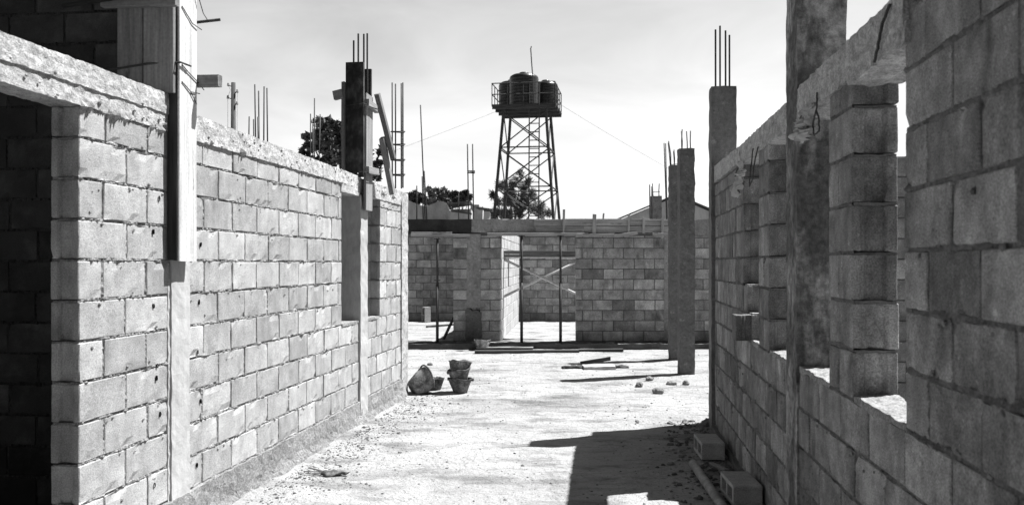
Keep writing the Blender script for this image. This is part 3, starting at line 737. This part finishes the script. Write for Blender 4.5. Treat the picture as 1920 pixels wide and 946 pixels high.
# ------------------------------------------------------------------ water tower
TY = 43.0; PXM = TY / F
tw = thing('water_tower', 'steel lattice water tower with railed platform and ladder beyond the far wall', 'water tower', ((990 - 960) * PXM, TY + 1, 0), R(-9))
ht = 9.35; hb = 1.07; bb = 1.80
def leg_at(sx, sy, z): k = hb + (bb - hb) * (1 - z / ht); return Vector((sx * k, sy * k, z))
for sx in (-1, 1):
    for sy in (-1, 1):
        mb = MB(); tube(mb, [leg_at(sx, sy, -.2), leg_at(sx, sy, ht)], .075, 8); mb.build('leg', 'steel', tw)
lv = [1.4, 3.4, 5.45, 7.45, ht]
crn = [(-1, -1), (1, -1), (1, 1), (-1, 1)]
for i in range(4):
    a, b = crn[i], crn[(i+1) % 4]
    for j, z in enumerate(lv[:-1]):
        mb = MB(); tube(mb, [leg_at(*a, z), leg_at(*b, z)], .035, 6); mb.build('girt', 'steel', tw)
        z2 = lv[j+1] - .1
        mb = MB(); tube(mb, [leg_at(*a, z), leg_at(*b, z2)], .032, 6); mb.build('brace', 'steel', tw)
        if i in (0, 2): mb = MB(); tube(mb, [leg_at(*b, z), leg_at(*a, z2)], .032, 6); mb.build('brace', 'steel', tw)
mb = MB()
for k in range(5):
    y0 = -1.5 + k * .62; box(mb, (-1.62, y0, ht + .16), (1.62, y0 + .56, ht + .22), rnd.uniform(.7, 1.4))
for y0 in (-1.45, -.5, .45, 1.4): box(mb, (-1.6, y0, ht), (1.6, y0 + .09, ht + .158), .8)
mb.build('platform', 'dark_wood', tw)
rl = MB(); e = 1.58
for z in (ht + .7, ht + 1.25):
    tube(rl, [(-e, -e, z), (e, -e, z), (e, e, z), (-e, e, z), (-e, -e, z)], .028, 6)
for i in range(5):
    q = -e + 2 * e * i / 4
    for p in ((q, -e), (q, e), (-e, q), (e, q)): tube(rl, [(p[0], p[1], ht + .1), (p[0], p[1], ht + 1.25)], .024, 6)
rl.build('railing', 'steel', tw)
ld_ = MB()
for x in (.28, .78): tube(ld_, [(x, -bb - .0, .1), (x, -hb - .25, ht + 1.3)], .034, 6)
for k in range(22):
    z = .6 + k * .42; y = -bb + (bb - hb - .25) * (z / (ht + 1.2)); tube(ld_, [(.28, y, z), (.78, y, z)], .024, 6)
ld_.build('ladder', 'steel', tw)
mb = MB(); tube(mb, [(.52, -1.35, ht + .2), (.45, -1.3, ht + 1.4), (.38, -1.28, ht + 2.3), (.33, -1.25, ht + 3.0), (.36, -1.2, ht + 3.12)], .03, 6); mb.build('fill_pipe', 'steel', tw)
TMx = ROOT[tw.name]
def tank(x, y, r, h, lab):
    p = TMx @ Vector((x, y, ht + .222))
    t = thing('water_tank', lab, 'tank', p, 0, 'tanks on the tower platform')
    prof = [(0.01, 0), (r * .97, 0), (r, .04)]
    for k in range(9):
        z = .1 + (h - .25) * k / 8; prof += [(r, z - .03), (r * 1.006, z - .012), (r * 1.006, z + .012), (r, z + .03)]
    prof += [(r, h - .08), (r * .95, h), (r * .80, h + .07), (r * .5, h + .12), (r * .3, h + .13)]
    mb = MB(); lathe(mb, prof, 28); mb.build('body', 'tank', t, smooth=True)
    mb = MB(); lathe(mb, [(r * .33, h + .11), (r * .33, h + .19), (r * .28, h + .21), (0.01, h + .22)], 20); mb.build('lid', 'tank', t, smooth=True)
tank(-.10, -.62, .74, 1.52, 'front black water tank in the middle of the tower platform')
tank(-.88, .45, .70, 1.40, 'black water tank at the left rear of the tower platform')
tank(.86, .62, .64, 1.36, 'black water tank at the right rear of the tower platform')
def wire(name, pts, r, lab, cat='cable', mtl='cord'):
    o = Vector(pts[0]); mb = MB(); tube(mb, [Vector(p) - o for p in pts], r, 5); return solo(mb, name, mtl, lab, cat, o, smooth=True)
def sag(a, b, s, n=14): return [a.lerp(b, i / n) - Vector((0, 0, s * 4 * (i / n) * (1 - i / n))) for i in range(n + 1)]
wire('guy_wire', sag(P(928, 210, 43), Vector((-33, 44, .1)), .9), .008, 'thin wire running from the tower down to the left')
wire('guy_wire', sag(P(1046, 193, 43), Vector((20.5, 42, .1)), .5), .008, 'thin wire running from the tower down to the right')

# ------------------------------------------------------------------ utility pole
PY_ = 34.0
p0 = P(437.5, 155, PY_)
up = thing('utility_pole', 'dark utility pole with small insulators behind the left wall', 'pole', (p0.x, PY_, 0))
mb = MB(); tube(mb, [(0, 0, -.2), (0, 0, p0.z)], [.15, .085], 10); mb.build('shaft', 'bark', up, smooth=True)
for (dx, dz) in ((-.2, -.12), (-.22, -.62), (.16, -.38), (.15, -.86)):
    mb = MB(); tube(mb, [(0, 0, p0.z + dz), (dx * .6, 0, p0.z + dz - .02), (dx, 0, p0.z + dz + .06)], .018, 6); br = mb.build('bracket', 'steel', up)
    mb = MB(); lathe(mb, [(.01, -.06), (.045, -.05), (.05, 0), (.03, .02), (.045, .05), (.02, .08), (.01, .09)], 10, 1.0, Matrix.Translation((dx, 0, p0.z + dz + .03))); mb.build('insulator', 'pipe', br, smooth=True)
mb = MB(); tube(mb, [(-.2, 0, p0.z - .1), (-.12, 0, p0.z - .3), (-.22, 0, p0.z - .6), (-.23, 0, 2)], .006, 5); tube(mb, [(.16, 0, p0.z - .35), (.15, 0, p0.z - .9), (.14, 0, 2)], .006, 5); mb.build('drop_wire', 'steel', up)

# ------------------------------------------------------------------ trees
def tree(name, px, py, y, lab, blobs, leaf, n, trunk=.18, tone=1.0, wisp=0.0, group='trees beyond the walls', fork=.45):
    """blobs: (px, py, radius in px) of the crown, given depth of their own"""
    base = Vector(((px - 960) / F * y, y, 0)); t = thing(name, lab, 'tree', base, 0, group)
    r2 = random.Random(px * 7 + int(py))
    cl = MB(); tr = MB(); zs = [P(b[0], b[1], y).z for b in blobs]; zf = max(1.0, min(zs) * fork + .6)
    tube(tr, [(0, 0, -.2), (trunk * .5, 0, zf * .5), (0, trunk * .3, zf)], [trunk, trunk * .8, trunk * .65], 8)
    tot = sum(b[2] ** 2 for b in blobs)
    for b in blobs:
        c = P(b[0], b[1], y) - base; r = b[2] / F * y; c.y += r2.uniform(-.8, .8) * r
        mid = Vector((c.x * .45, c.y * .5, zf + (c.z - zf) * .55))
        tube(tr, [(0, trunk * .3, zf), mid, c], [trunk * .5, trunk * .3, trunk * .1], 6)
        subs = []
        for k in range(9):
            d = Vector((r2.gauss(0, 1), r2.gauss(0, 1), r2.gauss(0, .8))).normalized() * r * r2.uniform(.45, .95)
            subs.append((c + d, r * r2.uniform(.22, .42), r2.uniform(.6, 2.1)))
            tube(tr, [c, c + d], [trunk * .09, trunk * .04], 5)
        for k in range(int(n * b[2] ** 2 / tot)):
            s, rr, tn = r2.choice(subs)
            d = Vector((r2.gauss(0, 1), r2.gauss(0, 1), r2.gauss(0, 1))).normalized() * rr * r2.random() ** .4
            p = s + d; q = Vector((r2.gauss(0, 1), r2.gauss(0, 1), r2.gauss(.5, 1))).normalized()
            u = q.orthogonal().normalized(); u.rotate(Matrix.Rotation(r2.uniform(0, 6.28), 3, q)); v = q.cross(u)
            ls = leaf * r2.uniform(.6, 1.3); wd = .5 if not wisp else .12
            if wisp:
                u = (d.normalized() + Vector((r2.gauss(0, .5), r2.gauss(0, .5), r2.gauss(.1, .5)))).normalized(); v = u.orthogonal().normalized(); ls *= 1.7
            cl.add([p - u * ls, p - v * ls * wd + q * ls * .15, p + u * ls, p + v * ls * wd + q * ls * .15], [(0, 1, 2, 3)], tone * tn * r2.uniform(.75, 1.25))
    tr.build('trunk', 'bark', t, smooth=True); cl.build('crown', 'leaf', t)
tree('broadleaf_tree', 648, 300, 38, 'dark leafy tree behind the further column formwork', [(603, 240, 24), (632, 238, 22), (585, 268, 20), (620, 265, 28), (655, 258, 30), (688, 288, 16), (640, 295, 30), (573, 285, 12), (600, 295, 20), (700, 325, 18), (716, 284, 9), (704, 305, 12), (662, 300, 26)], .16, 5200, .22)
tree('feathery_tree', 962, 380, 56, 'feathery tree standing behind the legs of the water tower', [(955, 345, 22), (975, 340, 18), (943, 372, 22), (968, 378, 26), (990, 365, 16), (1000, 392, 20), (1020, 398, 14), (932, 398, 18), (960, 405, 24)], .17, 5200, .2, 1.9, wisp=1)
tree('broadleaf_tree', 822, 390, 62, 'pale rounded tree beyond the dark beam, right of the leaning bar', [(812, 362, 13), (825, 372, 18), (838, 382, 16), (815, 385, 18), (830, 398, 16), (806, 378, 12)], .22, 3000, .2, 2.2)
tree('broadleaf_tree', 861, 390, 55, 'small dark tree left of the tied pair of bars', [(851, 366, 8), (862, 368, 9), (872, 364, 9), (880, 370, 6), (856, 373, 8), (868, 374, 8)], .17, 1700, .12, .9)
tree('broadleaf_tree', 775, 395, 50, 'dark scrubby tree showing just past the end of the left wall', [(772, 372, 9), (780, 368, 10), (776, 385, 12), (768, 390, 10), (790, 372, 8)], .2, 1600, .15, .8)
tree('broadleaf_tree', 905, 402, 50, 'low dark bush to the left of the tower foot', [(902, 395, 7), (906, 405, 8), (915, 400, 9)], .18, 700, .1, .8)

# ------------------------------------------------------------------ far houses
hs = thing('gabled_house', 'pale gabled house behind the stub column', 'house', ((1266 - 960) / F * 48, 48, 0))
k = 48 / F; hwid = 150 * k; zap = CAMH + (HOR - 369) * k; zev = zap - .42 * hwid
mb = MB(); mb.add([(-hwid, 0, -.2), (hwid, 0, -.2), (hwid, 0, zev), (0, 0, zap), (-hwid, 0, zev), (-hwid, 9, -.2), (hwid, 9, -.2), (hwid, 9, zev), (0, 9, zap), (-hwid, 9, zev)],
                  [(0, 1, 2, 3, 4), (9, 8, 7, 6, 5), (1, 6, 7, 2), (5, 0, 4, 9)]); mb.build('wall', 'plaster', hs)
mb = MB()
for s in (-1, 1):
    ov = 1.06; a = Vector((0, -.3, zap + .06)); b = Vector((s * hwid * ov, -.3, zap + .06 - .42 * hwid * ov)); n_ = Vector((0, 0, .09)); d = Vector((0, 9.6, 0))
    q = [a, b, b + d, a + d]; vs = [tuple(x) for x in q] + [tuple(x + n_) for x in q]
    mb.add(vs, [(0, 1, 2, 3), (7, 6, 5, 4), (0, 4, 5, 1), (1, 5, 6, 2), (2, 6, 7, 3), (3, 7, 4, 0)])
mb.build('roof', 'sheet', hs)
rw = thing('ruined_wall', 'broken pale wall beyond the dark beam on the left', 'wall', ((840 - 960) / F * 34, 34, 0))
k = 34 / F
mb = MB(); rough_box(mb, (-3.2, 0, -.2), (1.4, .3, CAMH + (HOR - 388) * k), .12, .05, 1.5, 1.0, top=lambda x, y: .35 * noise.noise(Vector((x * 1.6, 3, 7))) + (.12 if x < 0 else -.1)); mb.build('masonry', 'plaster', rw)
sh = thing('lean_to_shed', 'small shed with a dark sheet roof beside the broken wall', 'shed', ((862 - 960) / F * 32, 32, 0))
k = 32 / F
mb = MB(); box(mb, (-.35, 0, -.2), (.42, 1.5, CAMH + (HOR - 392) * k)); mb.build('wall', 'plaster', sh)
mb = MB(); plank(mb, (-.36, .6, CAMH + (HOR - 384) * k), (.42, .6, CAMH + (HOR - 378) * k), 1.9, .05); plank(mb, (-.3, -.1, CAMH + (HOR - 396) * k), (.45, -.1, CAMH + (HOR - 401) * k), .5, .05); mb.build('roof', 'sheet', sh)
sh2 = thing('rendered_hut', 'little pale hut with a dark eave between the shed and the tower', 'hut', ((902 - 960) / F * 40, 40, 0))
k = 40 / F
mb = MB(); box(mb, (-.5, 0, -.2), (.4, 2, CAMH + (HOR - 396) * k)); box(mb, (-.5, .1, CAMH + (HOR - 396) * k), (-.1, 2, CAMH + (HOR - 383) * k)); mb.build('wall', 'plaster', sh2)
mb = MB(); plank(mb, (-.2, .2, CAMH + (HOR - 390) * k), (.55, .2, CAMH + (HOR - 394) * k), 1.2, .08); mb.build('roof', 'sheet', sh2)

# ------------------------------------------------------------------ things on the ground
def bucket(mb, r0, r1, h, xf=None, wob=.012, seed=0.0, tone=1.0):
    lathe(mb, [(.005, .004), (r0 * .9, 0), (r0, .012), (r0 * .4 + r1 * .6, h * .6), (r1 * .97, h * .93), (r1 * 1.03, h * .95), (r1 * 1.03, h), (r1 * .97, h), (r1 * .9, h * .7), (r0 * .92, .02), (.005, .02)], 30, tone, xf, wob, seed)
def place(px, py, h=0.0):
    p = G(px, py, h); p.z = gh(p.x, p.y) + h; return p
c = place(863, 735)
for i, (dz, tilt, lab, dx) in enumerate(((0, 2, 'bottom rubber pail of the nested stack, its rim torn', 0), (.105, -5, 'middle pail of the nested stack of rubber pails', -.006), (.20, 6, 'top pail of the nested stack of rubber pails', -.012))):
    t = thing('rubber_pail', lab, 'bucket', c + Vector((dx, 0, dz)), R(40 * i), 'rubber mortar pails')
    X = Matrix.Rotation(R(tilt), 4, 'Y') @ Matrix.Rotation(R(tilt * .6), 4, 'X')
    mb = MB(); bucket(mb, .092, .142, .185, X, .03, i * 3.3, 1.0 + .15 * i); mb.build('body', 'rubber', t, smooth=True)
    mb = MB(); box(mb, (.13, -.025, .145), (.165, .025, .178), 1, X, .004); mb.build('lug', 'rubber', t)
    mb = MB(); box(mb, (-.165, -.025, .145), (-.13, .025, .178), 1, X, .004); mb.build('lug', 'rubber', t)
c = place(789, 737)
t = thing('rubber_pail', 'rubber pail lying on its side with its handle up, against the wall end', 'bucket', c + Vector((0, 0, .13)), 0, 'rubber mortar pails')
X = Matrix.Rotation(R(-28), 4, 'Z') @ Matrix.Rotation(R(58), 4, 'Y') @ Matrix.Translation((0, 0, -.13))
X = Matrix.Rotation(R(35), 4, 'Z') @ Matrix.Rotation(R(62), 4, 'Y') @ Matrix.Translation((-.0, 0, -.13))
mb = MB(); bucket(mb, .105, .165, .24, X, .03, 9.1, 1.2); mb.build('body', 'rubber', t, smooth=True)
mb = MB(); pts = []
for i in range(17):
    a = math.pi * i / 16; pts.append(X @ Vector((-math.sin(a) * .17, math.cos(a) * .165, .225 + .05 * math.sin(a))))
tube(mb, pts, .011, 6); mb.build('handle', 'rubber', t, smooth=True)
c = place(816, 731)
t = thing('rubber_pail', 'upright rubber pail half hidden behind the one lying on its side', 'bucket', c + Vector((0, .06, 0)), 0, 'rubber mortar pails')
mb = MB(); bucket(mb, .07, .115, .15, None, .02, 5.5, .8); mb.build('body', 'rubber', t, smooth=True)
c = place(905, 651, .02); c.y = 15.9; c.z = .055
t = thing('rubber_pail', 'shallow pale-rimmed mortar pan resting on the planks before the far wall', 'bucket', c, 0, 'rubber mortar pails')
mb = MB(); bucket(mb, .12, .15, .13, None, .02, 2.5, 2.2); mb.build('body', 'rubber', t, smooth=True)

# hollow blocks
def hollow(loc, rz, lab, dims=(.19, .39, .14), up=False, tone=1.0):
    X, Y, Z = dims                      # hole axis along x
    t = thing('hollow_block', lab, 'concrete block', loc, rz, 'loose hollow blocks')
    mb = MB(); w_ = .028; ym = .012
    ycuts = [-Y/2, -Y/2 + w_, -ym, ym, Y/2 - w_, Y/2]
    xf = Matrix.Rotation(R(90), 4, 'Y') @ Matrix.Translation((-X/2 if 0 else 0, 0, 0)) if up else None
    parts = [((-X/2, -Y/2, 0), (X/2, Y/2, w_)), ((-X/2, -Y/2, Z - w_), (X/2, Y/2, Z))]
    # one shell: outer ring and two cells, made as an extruded profile with holes
    def ring(x, ins):
        o = [(x, -Y/2 + ins, ins), (x, Y/2 - ins, ins), (x, Y/2 - ins, Z - ins), (x, -Y/2 + ins, Z - ins)]; return o
    cells = [(-Y/2 + w_, -ym), (ym, Y/2 - w_)]
    vs = []; fs = []
    for s, x in ((0, -X/2), (1, X/2)):
        vs += [(x, yy, zz) for zz in (0, w_, Z - w_, Z) for yy in ycuts]
    def id_(s, i, j): return s * 24 + j * 6 + i
    for s in (0, 1):
        for j in range(3):
            for i in range(5):
                if j == 1 and i in (1, 3): continue
                q = (id_(s, i, j), id_(s, i, j+1), id_(s, i+1, j+1), id_(s, i+1, j)); fs.append(q if s == 0 else q[::-1])
    for i in range(5):
        fs.append((id_(0, i, 0), id_(0, i+1, 0), id_(1, i+1, 0), id_(1, i, 0))); fs.append((id_(0, i, 3), id_(1, i, 3), id_(1, i+1, 3), id_(0, i+1, 3)))
    for j in range(3):
        fs.append((id_(0, 0, j), id_(1, 0, j), id_(1, 0, j+1), id_(0, 0, j+1))); fs.append((id_(0, 5, j), id_(0, 5, j+1), id_(1, 5, j+1), id_(1, 5, j)))
    for i in (1, 3):
        fs.append((id_(0, i, 1), id_(1, i, 1), id_(1, i+1, 1), id_(0, i+1, 1))); fs.append((id_(0, i, 2), id_(0, i+1, 2), id_(1, i+1, 2), id_(1, i, 2)))
        fs.append((id_(0, i, 1), id_(0, i, 2), id_(1, i, 2), id_(1, i, 1))); fs.append((id_(0, i+1, 1), id_(1, i+1, 1), id_(1, i+1, 2), id_(0, i+1, 2)))
    if up: xf = Matrix.Translation((0, 0, 0)) @ Matrix.Rotation(R(90), 4, 'X') @ Matrix.Translation((0, Y/2, -Z/2)); xf = Matrix.Translation((0, Z/2, Y/2)) @ Matrix.Rotation(R(90), 4, 'X')
    mb.add(vs, fs, tone, xf)
    if not up:
        for (ya, yb) in cells: box(mb, (.0, ya - .004, w_ - .004), (.03, yb + .004, Z - w_ + .004), .5)    # darkened web added part way into each cell so the holes look black
    # end faces are dished on such blocks: two thin ribs on each end
    if not up:
        for ye, sg in ((-Y/2, -1), (Y/2, 1)):
            y0, y1 = sorted((ye, ye + sg * .008))
            box(mb, (-X/2 + .002, y0, .003), (X/2 - .002, y1, .03), tone, None, .003); box(mb, (-X/2 + .002, y0, Z - .03), (X/2 - .002, y1, Z - .003), tone, None, .003)
    b = mb.build('shell', 'block', t)
    bv = b.modifiers.new('worn_arris', 'BEVEL'); bv.width = .005; bv.segments = 2; bv.limit_method = 'ANGLE'; bv.angle_limit = R(50)
p = G(1318, 862); hollow((p.x + .095, p.y + .2, .0), -R(3), 'loose hollow block on its side below the right wall, the further of two', tone=1.05)
p = P(1377, 938, 5.5); hollow((p.x + .095, 5.5 + .2, .03), -R(2), 'loose hollow block on its side below the right wall, the nearer of two', tone=1.0)
hollow((P(799, 600, 21.9).x, 21.9, .1), R(42), 'hollow block standing on end against the far back wall', up=True, tone=.8)

# pipe, sticks, rubble under the right wall
a = G(1299, 868, .03); b = G(1362, 960, .03); d = (b - a).normalized(); b2 = b + d * .4
mb = MB(); tube(mb, [(0, 0, 0), (b2 - a) * .5 + Vector((0, 0, .004)), b2 - a], .033, 14)
o = a.copy(); pp = solo(mb, 'steel_pipe', 'pipe', 'worn round pipe lying on the ground beside the two hollow blocks', 'pipe', o, smooth=True)
a = G(1334, 868, .04); b = G(1362, 881, .05)
mb = MB(); plank(mb, Vector((0, 0, 0)), b - a, .035, .02, tone=.8); solo(mb, 'timber_offcut', 'wood', 'short stick lying between the two hollow blocks', 'stick', a)

p = G(744, 748)
mb = MB(); n = 22; vs = []; fs = []
for j in range(n + 1):
    for i in range(n + 1):
        a = 2 * i / n - 1; b = 2 * j / n - 1; r = math.hypot(a, b)
        h = max(0, 1 - r * r) ** 1.2 * .13 + .03 * noise.noise(Vector((a * 4, b * 4, 2))) + .02 * noise.noise(Vector((a * 9, b * 9, 5))) - .012
        vs.append((a * .17, b * .26, h))
for j in range(n):
    for i in range(n): q = j * (n + 1) + i; fs.append((q, q + 1, q + n + 2, q + n + 1))
mb.add(vs, fs, .75); solo(mb, 'rubble_heap', 'mortar', 'little heap of crumbled mortar against the wall near the lying pail', 'rubble', (p.x - .05, p.y, 0), LRZ - R(90))

# covered pit and planks
p = place(1125, 694)
t = thing('concrete_slab', 'small pale slab lying over a dug pit in the middle of the yard', 'slab', (p.x, p.y + .15, 0), R(3))
mb = MB(); rough_box(mb, (-.24, -.12, -.05), (.24, .16, .055), .03, .006, 9, 1.25); mb.build('body', 'smooth_concrete', t)
t = thing('timber_offcut', 'dark narrow board propped along the back of the pale slab', 'board', (p.x - .02, p.y + .42, .07), R(3))
mb = MB(); plank(mb, (-.24, 0, -.01), (.23, .03, .06), .03, .06, tone=.8); mb.build('board', 'dark_wood', t)
mb = MB(); rough_box(mb, (-.55, -.12, -.05), (.46, .06, .035), .03, .03, 9, .55)
solo(mb, 'earth_heap', 'dark_mortar', 'low strip of dark dug earth around the pale slab', 'earth', (p.x, p.y + .28, 0), R(3))
for (x0, y0, x1, y1, wd, th, tn, lab, mtl) in ((890, 659, 1085, 658, .16, .05, 1.0, 'long dark plank lying at the foot of the far wall', 'dark_wood'), (1060, 657, 1168, 656, .12, .05, .9, 'second dark plank at the foot of the far wall, right end', 'dark_wood'),
                                          (892, 655, 1000, 654, .12, .03, 1.1, 'pale board under the mortar pan before the far wall', 'wood'), (800, 612, 852, 608, .06, .04, .5, 'thin pole on the floor behind the left prop', 'dark_wood')):
    hh = .03 if y0 > 640 else .12
    a = G(x0, y0, hh); b = G(x1, y1, hh)
    if y0 > 640: a.y = min(a.y, 15.72); b.y = min(b.y, 15.76)
    if 'pale board' in lab: a.z = b.z = .04; a.y = b.y = 15.86
    mb = MB(); plank(mb, Vector((0, 0, 0)), b - a, wd, th, tone=tn); solo(mb, 'timber_plank', mtl, lab, 'plank', a, group='planks by the far wall')
a = G(826, 642, .1); a.y = 16.9; b = P(851, 595, 16.75)
mb = MB(); plank(mb, Vector((0, 0, 0)), b - a, .05, .04, tone=1.0); solo(mb, 'timber_plank', 'dark_wood', 'short board leaning on the left pier of the far wall', 'plank', a, group='planks by the far wall')

def rock(px, py, r, lab, sq=.6, seed=0, tone=1.0, name='stone'):
    p = place(px, py); r *= .86
    mb = MB(); n1, n2 = 12, 8; vs = []; fs = []
    for j in range(n2 + 1):
        for i in range(n1):
            a = 2 * math.pi * i / n1; b_ = math.pi * j / n2
            q = Vector((math.sin(b_) * math.cos(a), math.sin(b_) * math.sin(a), math.cos(b_)))
            q *= 1 + .35 * noise.noise(q * 1.6 + Vector((seed * 5.1, 0, 0))) + .12 * noise.noise(q * 4 + Vector((seed * 5.1, 0, 0)))
            vs.append((q.x * r, q.y * r * .8, q.z * r * sq + r * sq * .55))
    for j in range(n2):
        for i in range(n1): fs.append((j*n1 + i, (j+1)*n1 + i, (j+1)*n1 + (i+1) % n1, j*n1 + (i+1) % n1))
    mb.add(vs, fs, tone)
    return solo(mb, name, 'stone', lab, 'stone', (p.x, p.y, p.z), rnd.uniform(0, 6), 'stones in the yard')
rock(1199, 723, .075, 'rounded stone nearest the slab, left of the group of stones', seed=1, tone=.75)
rock(1218, 712, .07, 'pale stone on the end of the column shadow', seed=2)
rock(1259, 720, .085, 'chipped pale stone in front of the bare columns', seed=3, sq=.5)
rock(1286, 720, .06, 'small round stone just right of the chipped pale one', seed=4, sq=.8)
rock(1234, 737, .085, 'blocky stone nearest the camera in the group of stones', seed=5, sq=.7, tone=.95)
rock(806, 684, .05, 'small dark stone behind the lying pail', seed=6, tone=.6)
rock(1331, 798, .09, 'stone lodged against the foot of the right wall end', seed=7, tone=.7)
rock(1336, 780, .06, 'little stone behind the one at the right wall foot', seed=8, tone=.7)

# scrap of crumpled plastic on the ground
p = place(627, 890)
mb = MB(); nn = 16; mm = 8; vs = []; fs = []
for i in range(nn + 1):
    for j in range(mm + 1):
        u = i / nn; v = j / mm
        q = Vector(((u - .5) * .20 + (.03 * math.sin(v * 3)), (v - .5) * .10 * (.35 + .9 * math.sin(math.pi * min(1, u * 1.1 + .1))), .012 + .035 * math.sin(math.pi * v) * (1 - .3 * u)))
        q += noise.noise_vector(q * 22) * .014; q.z = max(.003, q.z); vs.append(q)
for i in range(nn):
    for j in range(mm): a = i * (mm + 1) + j; fs.append((a, a + mm + 1, a + mm + 2, a + 1))
mb.add(vs, fs, 1.1)
t = thing('crumpled_scrap', 'crumpled dark scrap with torn tails lying on the pale ground in the foreground', 'scrap', p, R(-12))
b = mb.build('sheet', 'rubber', t, smooth=True); so_ = b.modifiers.new('thick', 'SOLIDIFY'); so_.thickness = .004
for (dx, dy, ex, ey, wd) in ((-.09, .02, -.24, .06, .022), (-.09, .0, -.25, .0, .018), (-.09, -.02, -.16, -.05, .014)):
    mb = MB(); plank(mb, (dx, dy, .02), (ex, ey, .014 + rnd.uniform(0, .02)), wd, .006, tone=.6); mb.build('strip', 'rubber', t)

# crumpled bags and wires left in the right wall beam
RM = ROOT[right.name]
def bag(lab, sheets, seed):
    """a wad of stiff paper: a few creased, torn sheets pressed together; sheets are (u, v, w, half width, half height, tilt)"""
    o = RM @ Vector(sheets[0][:3]); mb = MB(); r3 = random.Random(seed)
    for (u, v, w_, su, sw_, tilt) in sheets:
        n = 15; vs = []; fs = []; ph = Vector((r3.uniform(0, 50), r3.uniform(0, 50), 0))
        for j in range(n + 1):
            for i in range(n + 1):
                a = 2 * i / n - 1; b = 2 * j / n - 1
                k_ = 1 + .35 * noise.noise(Vector((a * 1.5, b * 1.5, seed)) + ph)
                fold = abs(noise.noise(Vector((a * 1.3 + .6 * b, b * 1.1, 0)) + ph)) * .10 + abs(noise.noise(Vector((a * 3, b * 3, 4)) + ph)) * .035
                p = Vector((u + a * su * k_ + b * tilt, v + fold * (1 - .4 * b), w_ + b * sw_ * k_)); vs.append(RM @ p - o)
        for j in range(n):
            for i in range(n): q = j * (n + 1) + i; fs.append((q, q + 1, q + n + 2, q + n + 1))
        mb.add(vs, fs, r3.uniform(.75, 1.1))
    ob = solo(mb, 'crumpled_paper', 'paper', lab, 'paper', o, 0, 'cement paper left in the right wall')
    sd2 = ob.modifiers.new('thickness', 'SOLIDIFY'); sd2.thickness = .002
    return ob
bag('wad of crumpled cement paper stuffed under the beam beside the tall column', [(2.26, .0, 2.285, .10, .07, .02), (2.15, .005, 2.30, .09, .075, -.02), (2.21, .02, 2.265, .14, .04, 0), (2.08, .0, 2.29, .06, .06, .01)], 3)
bag('torn paper hanging out of the hole at the top of the further right window', [(4.40, .0, 2.26, .05, .10, .02), (4.33, .015, 2.23, .03, .12, -.03), (4.27, .0, 2.27, .07, .03, .04)], 8)
def rwire(pts, lab, r=.0045):
    o = RM @ Vector(pts[0]); mb = MB(); Q = [RM @ Vector(p) - o for p in pts]
    fine_ = []
    for i in range(len(Q) - 1):
        for k in range(4):
            fine_.append(Q[i].lerp(Q[i+1], k / 4) + noise.noise_vector(Q[i] * 9 + Vector((k, 0, 0))) * .004)
    fine_.append(Q[-1]); tube(mb, fine_, r, 5); return solo(mb, 'tie_wire', 'steel', lab, 'wire', o, 0, 'tie wires hanging from the right wall')
rwire([(1.98, .02, 2.40), (1.94, .03, 2.33), (2.02, .03, 2.27), (1.98, .035, 2.20), (1.90, .03, 2.21), (1.90, .03, 2.27), (1.95, .03, 2.31)], 'looped tie wire hanging from the beam right of the paper wad')
rwire([(2.09, .015, 2.37), (2.3, .03, 2.34), (2.45, .02, 2.30)], 'tie wire sticking out above the paper wad')
rwire([(.93, .015, 2.50), (.99, .03, 2.43), (1.02, .03, 2.37), (1.06, .03, 2.33)], 'long bent wire at the broken near end of the beam', .006)
rwire([(3.62, .02, 2.37), (3.66, .04, 2.27), (3.72, .04, 2.17), (3.86, .04, 2.13), (3.8, .04, 2.25), (3.76, .03, 2.38)], 'tie wire loop hanging beside the further right window')
rwire([(4.42, .02, 2.36), (4.5, .05, 2.27), (4.47, .04, 2.17), (4.38, .03, 2.13)], 'tie wire curling round the torn paper')

# ------------------------------------------------------------------ grit on the ground
def pebble(mb, p, r, tone):
    n1 = 6; vs = []; fs = []
    for j, (rr, zz) in enumerate(((.75, -.2), (1, .25), (.55, .7))):
        for i in range(n1):
            a = 2 * math.pi * (i + .5 * j) / n1; k_ = r * rr * rnd.uniform(.7, 1.25)
            vs.append((p[0] + k_ * math.cos(a), p[1] + k_ * math.sin(a) * .85, p[2] + zz * r * rnd.uniform(.6, 1.1)))
    for j in range(2):
        for i in range(n1): fs.append((j*n1 + i, j*n1 + (i+1) % n1, (j+1)*n1 + (i+1) % n1, (j+1)*n1 + i))
    fs.append(tuple(2*n1 + i for i in range(n1)))
    mb.add(vs, fs, tone)
mb = MB()
for i in range(3200):
    y = 5 + 10.8 * rnd.random() ** 1.4; x = rnd.uniform(-2.2, 3.4)
    if noise.noise(Vector((x * 1.1, y * .8, 17))) < rnd.uniform(-.5, .35): continue
    r = min(.024, .003 + rnd.expovariate(1 / .003)); pebble(mb, (x, y, gh(x, y)), r, rnd.uniform(.25, .9))
for i in range(1900):     # crumbs fallen at the foot of the left wall
    u = rnd.uniform(1.0, 6.3); v = -.12 - abs(rnd.gauss(0, .30)); q = LM @ Vector((u, v, 0))
    r = min(.022, .003 + rnd.expovariate(1 / .003)); pebble(mb, (q.x, q.y, gh(q.x, q.y)), r, rnd.uniform(.3, .95))
for i in range(1100):     # and of the right wall
    u = rnd.uniform(2.0, 6.6); v = .05 + abs(rnd.gauss(0, .22)); q = RM @ Vector((u, v, 0))
    r = min(.035, .005 + rnd.expovariate(1 / .008)); pebble(mb, (q.x, q.y, gh(q.x, q.y)), r, rnd.uniform(.4, 1.0))
o = mb.build('gravel', 'stone'); tag(o, kind='stuff')
